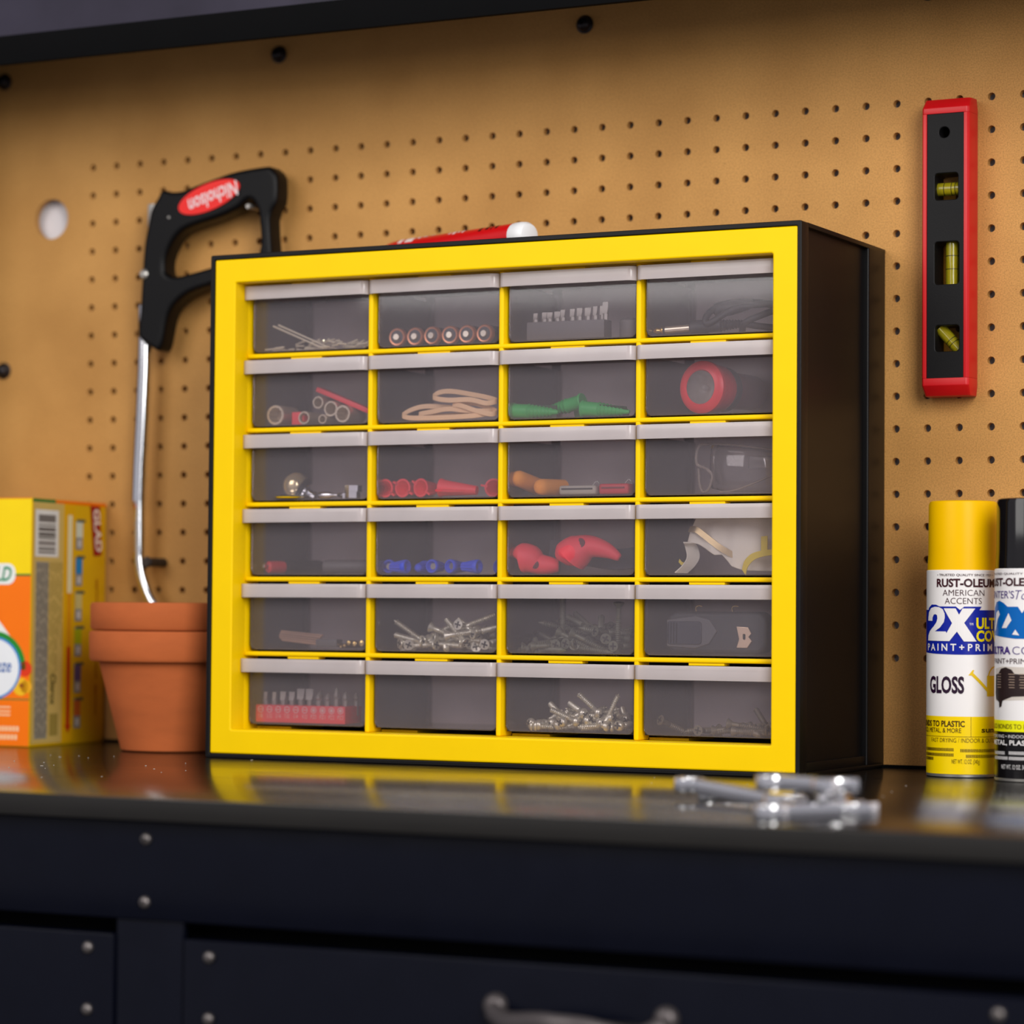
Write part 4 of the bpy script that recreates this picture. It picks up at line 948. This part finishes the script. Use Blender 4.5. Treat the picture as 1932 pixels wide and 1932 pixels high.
# (3,4) goggles
g = thing('safety_goggles', (27.2, -5.2, F), 'clear plastic safety goggles leaning in the right drawer of the third row', 'goggles')
vs = []; fs = []; nu, nv = 14, 8
for i in range(nu+1):
    for j in range(nv+1):
        u = i/nu; w = j/nv; x = 26.25+2.35*u; y = -5.85+1.4*(u-.35)**2+.25*(w-.5)**2*2
        z0_ = F+.04+.25*max(0, .25-u)*2; z1_ = F+1.45-.25*u; vs.append((x, y, z0_+(z1_-z0_)*w))
for i in range(nu):
    for j in range(nv): fs.append((i*(nv+1)+j, (i+1)*(nv+1)+j, (i+1)*(nv+1)+j+1, i*(nv+1)+j+1))
b_ = MB().add(vs, fs); lens = part('lens', b_, CLEAR, g, recalc=False)
so = lens.modifiers.new('thickness', 'SOLIDIFY'); so.thickness = .05*S
RIM = clear_plastic('goggle_rim_plastic', (226, 220, 214), .38, .1, (206, 190, 178), 1.5)
part('rim', MB().tube(catmull([(26.25, -5.7, F+1.45), (25.95, -5.8, F+1.4), (25.9, -5.85, F+.9), (26.25, -5.9, F+.72), (26.42, -5.9, F+.5), (26.30, -5.9, F+.12), (26.1, -5.85, F+.06), (25.98, -5.8, F+.3), (25.92, -5.75, F+.75)], 5, False), .045, 8), RIM, g)
part('rim', MB().tube(catmull([(26.25, -5.75, F+1.46), (27.0, -5.82, F+1.42), (28.3, -5.4, F+1.25)], 6, False), .035, 8), RIM, g)
part('rim', MB().tube(catmull([(26.6, -5.8, F+.05), (27.2, -5.8, F+.12), (28.4, -5.5, F+.62)], 6, False), .03, 8), RIM, g)
part('side_arm', MB().box(27.3, 28.5, -5.3, -5.22, F+.75, F+1.1), CLEAR, g, bevel=.02)

# (4,1) screwdriver and pencil
F = FLOOR[3]
a0 = Vector((11.12, -5.85, F+.21)); dx = Vector((.48, .88, 0)).normalized()
g = thing('screwdriver', tuple(a0-Vector((0, 0, .2))), 'screwdriver with red fluted end cap and black handle on the drawer floor', 'screwdriver')
part('end_cap', MB().lathe([(0, 0), (.13, 0), (.19, .05), (.20, .35), (.19, .6)], a0, dx, 24), M('driver_red', (222, 40, 48), .4), g)
cr = MB()
u_ = dx.cross(Vector((0, 0, 1))).normalized()
for k in (0, 1):
    a_ = (u_*math.cos(.5+k*PI/2)+Vector((0, 0, 1))*math.sin(.5+k*PI/2)); cr.obox(a0-dx*.004, a_*.12, dx*.006, dx.cross(a_)*.03)
part('cap_cross', cr, REDD, g)
part('handle', MB().lathe([(.19, .6), (.24, .8), (.25, 1.9), (.2, 2.1)], a0, dx, 20), BLKM, g)
part('blade_shaft', MB().cyl(a0+dx*2.1, a0+dx*3.4, .1, 12), GREYP, g)
solo('adhesive_stick', MB().lathe([(.2, 0), (.22, .05), (.22, 1.6), (.15, 1.7)], (13.0, -5.45, F+.23), (1, .15, 0), 18), GREYP, (13.8, -5.4, F), 'dull grey round stick lying behind the black screwdriver handle', 'stick')
a0 = Vector((10.92, -5.75, F+.26)); dx = Vector((.35, .93, -.06))
g = thing('metal_tipped_rod', tuple(a0), 'thin yellow rod with a hollow metal tip at left of its drawer', 'rod')
part('tip', MB().lathe([(.045, .04), (.05, 0), (.075, 0), (.08, .03), (.08, .3)], a0, dx, 14, True, False), CHR, g)
part('shaft', MB().cyl(a0+dx*.28, a0+dx*2.9, .085, 10), M('rod_yellow', (196, 160, 40), .5), g)

# (4,2) blue wire nuts
wn = zero('wire_nut')
pf2 = MB(); n = 24; RR = [(.20, 0, 0), (.22, .03, 0), (.215, .14, 0), (.17, .18, .035), (.10, .62, .03), (.06, .66, 0)]
vs = []; fs = []
for rad, d_, fl_ in [(.03, .25, 0), (.15, .06, 0), (.165, 0, 0)]+RR:
    for i in range(n):
        q = 2*PI*i/n; rr = rad+(fl_ if i % 2 else 0); vs.append((d_, rr*math.cos(q), rr*math.sin(q)))
for j in range(8):
    for i in range(n): fs.append((j*n+i, j*n+(i+1) % n, (j+1)*n+(i+1) % n, (j+1)*n+i))
fs += [tuple(range(n)), tuple(8*n+i for i in range(n))]
part('fluted_shell', pf2.add(vs, fs), BLUEP, wn)
part('spring_insert', MB().lathe([(.10, .10), (.10, .22)], (0, 0, 0), (1, 0, 0), 14), STL, wn)
for i, (p_, d_, lb) in enumerate((((15.46, -5.7, F+.23), (-.3, 1, 0), 'leftmost blue wire nut, its open end forward'), ((16.24, -5.9, F+.22), (-1, .1, -.02), 'blue wire nut lying on its side next to the leftmost one'), ((16.56, -5.30, F+.2), (.1, -1, -.03), 'blue wire nut with its pointed fluted end forward'),
                                  ((17.05, -5.85, F+.23), (.1, 1, 0), 'blue wire nut facing forward in the middle of the row'), ((17.68, -5.85, F+.23), (.3, 1, 0), 'blue wire nut facing forward, second from the right end'), ((18.72, -5.85, F+.22), (-1, .1, .0), 'blue wire nut lying on its side at the right'), ((17.35, -5.2, F+.22), (1, .3, 0), 'blue wire nut lying behind the two forward facing ones'), ((18.95, -5.1, F+.22), (.4, 1, 0), 'blue wire nut in the shade at the far right back'))):
    o = wn if i == 0 else copy_tree(wn); place(o, p_, d_); tag(o, lb, 'wire nut', 'blue wire nuts')

# (4,3) red rubber bulbs
RUB = M('red_rubber', (250, 58, 78), .5, var=.04)
for pts, rad, hp, hn, hr, lb in (([(20.05, -5.6, F+.42), (20.12, -5.6, F+.48), (20.35, -5.6, F+.44), (20.62, -5.55, F+.30), (20.95, -5.5, F+.26), (21.2, -5.4, F+.25)], [.30, .46, .44, .32, .27, .18], (20.62, -5.86, F+.28), (.15, -1, .0), .13, 'smaller red rubber bulb with a dark hole, at the left'),
                                 ([(21.62, -5.6, F+.34), (21.70, -5.6, F+.52), (21.95, -5.6, F+.68), (22.35, -5.55, F+.82), (22.85, -5.5, F+.70), (23.25, -5.45, F+.48)], [.34, .55, .52, .34, .24, .10], (22.15, -5.93, F+.92), (-.05, -1, .35), .16, 'larger red rubber bulb with its tail curving to the right')):
    g = thing('rubber_bulb', (pts[0][0], -5.6, F), lb, 'bulb', 'red rubber bulbs')
    P = catmull([Vector(p) for p in pts], 5, False); m_ = len(P); rr = []
    for k in range(m_):
        q = k/(m_-1)*(len(rad)-1); i = min(int(q), len(rad)-2); rr.append(rad[i]+(rad[i+1]-rad[i])*(q-i))
    P = [P[0]-(P[1]-P[0]).normalized()*.08]+P; rr = [.08]+rr
    part('bulb_body', MB().tube(P, rr, 22), RUB, g, ang=80)
    part('opening', MB().lathe([(hr*.4, .03), (hr, -.0), (hr*1.02, -.05)], hp, hn, 18, True, False), M('bulb_hole', (96, 26, 40), .7), g)
solo('rubber_strap', MB().ribbon(catmull([(20.7, -5.0, F+.72), (21.3, -4.9, F+.7), (22.0, -4.8, F+.55), (23.0, -4.9, F+.45), (23.75, -4.9, F+.55)], 5, False), (0, .2, 1), .32, .12), M('navy_rubber', (30, 32, 48), .6), (22.2, -4.9, F), 'dark navy rubber strap behind the two red bulbs', 'strap')
# (4,4) dust mask
g = thing('dust_mask', (27, -5.4, F), 'white cloth dust mask with metal nose strip and yellow elastic', 'dust mask')
def bulge(b, f_): b.v = [(x, y+f_(x, z), z) for x, y, z in b.v]; return b
mk = [(25.70, F+1.66), (25.55, F+1.25), (25.50, F+.95), (25.85, F+.88), (26.10, F+.74), (26.42, F+.55), (26.62, F+.56), (26.95, F+.22), (27.30, F+.10), (28.6, F+.06), (28.6, F+1.68)]
grid_v = []; grid_f = []
def mask_sheet(poly, y, half):
    v, f = outline([poly], half, .03, 2); bm = bmesh.new(); vv = [bm.verts.new(p) for p in v]
    for q in f:
        try: bm.faces.new([vv[i] for i in q])
        except ValueError: pass
    for ax_, lo, hi in ((0, 25.5, 28.6), (1, F, F+1.7)):
        x = lo+.12
        while x < hi:
            co = (x, 0, 0) if ax_ == 0 else (0, x, 0); no = (1, 0, 0) if ax_ == 0 else (0, 1, 0)
            bmesh.ops.bisect_plane(bm, geom=list(bm.verts)+list(bm.edges)+list(bm.faces), plane_co=co, plane_no=no); x += .12
    bm.verts.index_update(); r_ = MB().add([(p.co.x, y-p.co.z, p.co.y) for p in bm.verts], [tuple(q.index for q in fc.verts) for fc in bm.faces]); bm.free(); return r_
ms = mask_sheet(mk, -5.62, .06)
fold = lambda x, z: .55*((x-26.4)/2.2)**2+.05*math.sin(9*x)+.35*max(0, (z-F-.9))-.12*math.exp(-((x-27.4)/.3)**2)
part('cloth', bulge(ms, fold), WHITEF, g, ang=80)
part('curled_flap', MB().ribbon(catmull([(25.62, -5.70, F+.92), (25.58, -5.45, F+.80), (25.68, -5.55, F+.50), (25.60, -5.7, F+.25), (25.42, -5.85, F+.03)], 6, False), (.5, .85, 0), .22, .05), WHITEF, g)
part('nose_strip', MB().ribbon(catmull([(25.60, -5.66, F+1.32), (25.85, -5.72, F+1.30), (26.15, -5.74, F+1.10), (26.6, -5.74, F+.78), (27.0, -5.68, F+.56), (27.38, -5.60, F+.42)], 6, False), (.35, .1, 1), .09, .03), M('nose_metal', (190, 168, 128), .3, .8), g)
part('elastic', MB().ribbon(catmull([(27.42, -5.85, F+.04), (27.5, -5.86, F+.30), (27.75, -5.86, F+.52), (28.2, -5.8, F+.62), (28.6, -5.7, F+.60)], 6, False), (-.6, .1, .8), .10, .03), YSTRAP, g)
part('elastic', MB().ribbon([(27.95, -5.6, F+1.10), (28.0, -5.72, F+.65)], (1, 0, .1), .10, .03), YSTRAP, g)
part('elastic', MB().ribbon(catmull([(25.25, -5.6, F+.40), (25.35, -5.6, F+.30), (25.48, -5.6, F+.30), (25.62, -5.6, F+.38)], 4, False), (.2, .2, 1), .05, .02), YSTRAP, g)

# (5,1) drill bits
F = FLOOR[4]
g = thing('pencil_bundle', (12.2, -5.6, F), 'bundle of thin brown rods with grey end sleeve in a lower left drawer', 'rods')
for k, (z, y, x0) in enumerate(((.24, -5.8, 11.66), (.31, -5.75, 11.56), (.38, -5.68, 11.5), (.45, -5.6, 11.48), (.51, -5.5, 11.46), (.30, -5.55, 11.6))):
    part('rod', MB().cyl((x0, y, F+z+.02), (13.0, y-.02, F+z-.10), .036, 8), WOODB, g)
part('end_sleeve', MB().box(12.95, 13.72, -5.88, -5.5, F+.06, F+.30), GREYP, g, bevel=.03)
for k, (x, z, r, lb) in enumerate(((13.72, .14, .035, 'thinnest drill bit shank end beside the grey sleeve'), (13.83, .075, .045, 'drill bit shank end lying lowest on the drawer floor'), (13.96, .11, .052, 'third drill bit shank end from the grey sleeve'), (14.10, .20, .075, 'drill bit shank end fourth from the grey sleeve'), (14.30, .17, .08, 'drill bit shank end second from the right'), (14.56, .19, .10, 'thickest drill bit shank end at the far right'))):
    solo('drill_bit', MB().lathe([(r*.6, -.02), (r, 0), (r, 1.2), (r*.7, 1.25), (r*.8, 1.4), (r*.7, 1.55), (r*.8, 1.7), (.01, 2.2)], (x-.0, -5.8, F+z), (-.1, 1, -.02), 12), GOLD, (x, -5.8, F+z), lb, 'drill bit', 'drill bits')

# screws
def screw_proto(L, hr, mat, flat_=True, tip=True):
    r = zero('screw'); k = hr/.16
    hp = [(0, -.005), (hr*.96, 0), (hr, .02), (hr*.9, .05), (.06*k, .17*k)] if flat_ else [(0, -.11*k), (hr*.6, -.09*k), (hr*.95, -.03*k), (hr, 0), (hr, .04), (.07*k, .05)]
    h = part('head', MB().lathe(hp, (0, 0, 0), (1, 0, 0), 18), mat, r)
    c_ = MB(); z_ = -.008 if flat_ else -.112*k
    for a in (0, PI/2): c_.obox((z_, 0, 0), (.006, 0, 0), (0, math.cos(a)*hr*.62, math.sin(a)*hr*.62), (0, -math.sin(a)*hr*.15, math.cos(a)*hr*.15))
    part('drive_recess', c_, M('screw_recess', (60, 60, 58), .5, .5), h)
    pr = [(.07*k, .04), (.075*k, L*.28)]; x = L*.28
    while x < L*.9: pr += [(.062*k, x+.01), (.092*k, x+.032), (.062*k, x+.054)]; x += .064
    pr += [(.05*k, L*.92), (.008, L)]
    part('shank', MB().lathe(pr, (0, 0, 0), (1, 0, 0), 10), mat, r, ang=60)
    return r
def pile(proto, n, x0, x1, peak, hmax, F, seed, label, group, facers=(), used=False, y0=-5.86, y1=-4.3, spread=.5):
    rn = random.Random(seed); first_ = True; L = 1.2
    def put(p_, d_, roll, own=None):
        nonlocal first_
        o = proto if first_ else copy_tree(proto); first_ = False
        place(o, p_, d_, roll); tag(o, own or label, 'screw', group)
    for q_ in facers: put(q_[0], q_[1], rn.uniform(0, .5), q_[2] if len(q_) > 2 else None)
    for i in range(n):
        x = rn.uniform(x0, x1); y = y0+(y1-y0)*rn.random()**1.4; u = (x-peak)/(spread*(x1-x0))
        top = hmax*math.exp(-u*u); z = F+.12+max(0, top-.12)*rn.random()
        a = rn.uniform(0, 2*PI); pc = rn.gauss(0, .22)+(.2 if rn.random() < .12 else 0)
        d_ = Vector((math.cos(a)*math.cos(pc), .6*math.sin(a)*math.cos(pc), -math.sin(pc))).normalized()
        e_ = Vector((x, y, z))+d_*1.1
        if not (x0-.15 < e_.x < x1+.2) : d_.x = -d_.x
        if not (y0-.05 < e_.y < y1+.8): d_.y = abs(d_.y)
        if z+d_.z*1.1 < F+.08: d_.z = (F+.08-z)/1.1
        put((x, y, z), d_, rn.uniform(0, 1.5))
sp1 = screw_proto(1.25, .17, ZINC)
pile(sp1, 46, 15.75, 18.75, 18.0, .70, F, 11, 'silver countersunk screw in the pile in the drawer of silver wood screws', 'silver wood screws', [((18.02, -5.9, F+.80), (.1, 1, -.1), 'silver screw whose cross-recessed head faces forward at the top of its pile'), ((15.95, -5.85, F+.2), (.6, .8, 0), 'leftmost silver screw of the wood screw pile, head to the left'), ((16.78, -5.85, F+.30), (.5, .75, .4)), ((17.30, -5.92, F+.17), (-.9, .25, -.03)), ((17.0, -5.8, F+.72), (.95, .1, -.35), 'silver screw sloping down to the right across the wood screw pile'), ((18.95, -5.9, F+.2), (.0, 1, .1)), ((18.5, -5.88, F+.52), (.4, .9, .2))])
sp2 = screw_proto(1.75, .17, DKSTL)
pile(sp2, 44, 20.15, 23.3, 22.9, .85, F, 5, 'long dark coated screw in the pile in the drawer of dark screws', 'long dark screws', [((21.35, -5.9, F+.22), (.1, 1, 0)), ((21.68, -5.9, F+.26), (.2, 1, 0)), ((21.40, -5.85, F+.62), (.86, .1, -.42), 'left of the two parallel dark screws sloping down to the right'), ((21.85, -5.85, F+.58), (.84, .1, -.40), 'right of the two parallel dark screws sloping down to the right'), ((20.55, -5.85, F+.16), (.95, .1, .06)), ((23.35, -5.7, F+1.5), (-.1, .15, -1), 'dark coated screw standing upright against the right drawer wall'), ((23.25, -5.88, F+.2), (.1, 1, 0))])
F = FLOOR[5]
sp3 = screw_proto(1.05, .165, ZINC, False)
pile(sp3, 50, 20.4, 23.3, 22.3, .62, F, 23, 'short silver pan-head screw in the pile in the bottom row drawer', 'short silver screws', [((20.52, -5.85, F+.2), (.3, .9, 0), 'leftmost short silver screw of its pile, cross head facing forward'), ((21.56, -5.85, F+.26), (.2, .95, .1)), ((22.05, -5.8, F+.28), (-.95, .1, .35)), ((23.45, -5.85, F+.2), (.0, 1, 0)), ((23.05, -5.85, F+.18), (-1, .1, -.05)), ((22.95, -5.85, F+.2), (.42, .1, .9)), ((22.75, -5.75, F+.55), (-.65, .2, .45))])
sp4 = screw_proto(1.3, .16, M('dim_screw', (120, 112, 96), .45, .4), True)
pile(sp4, 14, 25.6, 28.2, 28.0, .35, F, 31, 'dull dark screw lying on the floor of the bottom right drawer', 'dull screws', [((28.28, -5.7, F+.38), (.1, 1, 0), 'dull screw with its head facing forward in the bottom right corner drawer'), ((26.9, -5.8, F+.35), (.9, .1, -.12)), ((28.2, -5.85, F+.16), (-1, .05, -.03)), ((24.75, -5.8, F+.4), (.4, .6, -.3))])
# (5,4) stud finder
F = FLOOR[4]
g = thing('stud_finder', (26.4, -5.3, F), 'dark grey stud finder with navy panel and silver clip on its front', 'stud finder')
part('body', front_outline([rrect(24.95, 28.15, F+.02, F+1.25, .38, 6)], -5.5, .36, .12, 3), DGREY, g)
part('front_shell', front_outline([[(25.0, F+.22), (25.0, F+1.0), (25.9, F+1.12), (26.35, F+1.02), (26.6, F+.68), (26.35, F+.3), (25.9, F+.16)]], -5.86, .05, .03, 2), M('shell_grey', (84, 82, 84), .45), g)
part('panel', front_outline([rrect(25.02, 26.12, F+.28, F+.96, .1, 4)], -5.92, .03, .02, 2), M('panel_navy', (30, 32, 46), .3), g)
for k in range(4): part('grip_line', MB().box(25.05+.09*k, 25.08+.09*k, -5.965, -5.94, F+.32, F+.92), BLKM, g)
part('clip', front_outline([[(27.22, F+.20), (27.30, F+.45), (27.22, F+.82), (27.58, F+.80), (27.68, F+.62), (27.60, F+.52), (27.70, F+.40), (27.56, F+.20)], rrect(27.42, 27.50, F+.44, F+.60, .03, 3)], -5.90, .03, .015, 1), M('clip_metal', (214, 186, 160), .35, .6), g)
for x in (25.75, 26.9): part('wire_hook', MB().tube(catmull([(x, -5.4, F+1.2), (x-.04, -5.4, F+1.36), (x+.06, -5.4, F+1.42), (x+.16, -5.4, F+1.40)], 4, False), .015, 6), GOLD, g)

# (6,1) red bit block
F = FLOOR[5]
yb0 = -5.93
g = thing('bit_block', (12.3, -5.5, F), 'red block of screwdriver bits with white size marks in the bottom left drawer', 'bit set')
part('block', MB().box(10.80, 14.08, yb0, yb0+1.05, F+.01, F+.56), M('block_red', (236, 50, 66), .45, var=.03), g, bevel=.03)
INKP = flat('bit_mark', (238, 196, 196))
labs = ['1/8', '5/32', '3/16', '7/32', '1/4', '9/32', 'PZ0', 'PZ1', 'PZ2', 'PZ3']
tops = [.40, .40, .42, .42, .52, .52, .42, .40, .60, .46]
for i in range(10):
    x = 10.99+.325*i
    rg = MB(); v, f = outline([circ(0, 0, .105, 20), circ(0, 0, .083, 20)], 0)
    rg.add([(x+a, yb0-.006, F+.42+b) for a, b, c in v], f)
    if i < 6: rg.add([(x-.07, yb0-.006, F+.408), (x+.07, yb0-.006, F+.408), (x+.07, yb0-.006, F+.432), (x-.07, yb0-.006, F+.432)], [(0, 1, 2, 3)])
    else:
        for a in range(4):
            c_, s_ = math.cos(a*PI/4), math.sin(a*PI/4); rg.add([(x+c_*.06-s_*.012, yb0-.006-.001*a, F+.42+s_*.06+c_*.012), (x-c_*.06-s_*.012, yb0-.006-.001*a, F+.42-s_*.06+c_*.012), (x-c_*.06+s_*.012, yb0-.006-.001*a, F+.42-s_*.06-c_*.012), (x+c_*.06+s_*.012, yb0-.006-.001*a, F+.42+s_*.06-c_*.012)], [(0, 1, 2, 3)])
    part('size_symbol', rg, INKP, g, smooth=False)
    part('lettering', on_plane(glyphs(labs[i], .15 if len(labs[i]) == 3 and i < 6 else .2, .13, -.01), (x-(.075 if len(labs[i]) == 3 and i < 6 else .1), yb0-.006, F+.15), (1, 0, 0), (0, 0, 1)), INKP, g, smooth=False)
    part('bit', shift(bit('flat' if i < 6 else 'cross', tops[i], (.12, .13, .19, .19, .25, .25, .2, .2, .2, .2)[i]), (x, yb0+.3, F+.56)), BITM, g)
    if i % 2: part('bit', shift(bit('cross', tops[i]-.04, .2), (x+.1, yb0+.78, F+.56)), BITM, g)
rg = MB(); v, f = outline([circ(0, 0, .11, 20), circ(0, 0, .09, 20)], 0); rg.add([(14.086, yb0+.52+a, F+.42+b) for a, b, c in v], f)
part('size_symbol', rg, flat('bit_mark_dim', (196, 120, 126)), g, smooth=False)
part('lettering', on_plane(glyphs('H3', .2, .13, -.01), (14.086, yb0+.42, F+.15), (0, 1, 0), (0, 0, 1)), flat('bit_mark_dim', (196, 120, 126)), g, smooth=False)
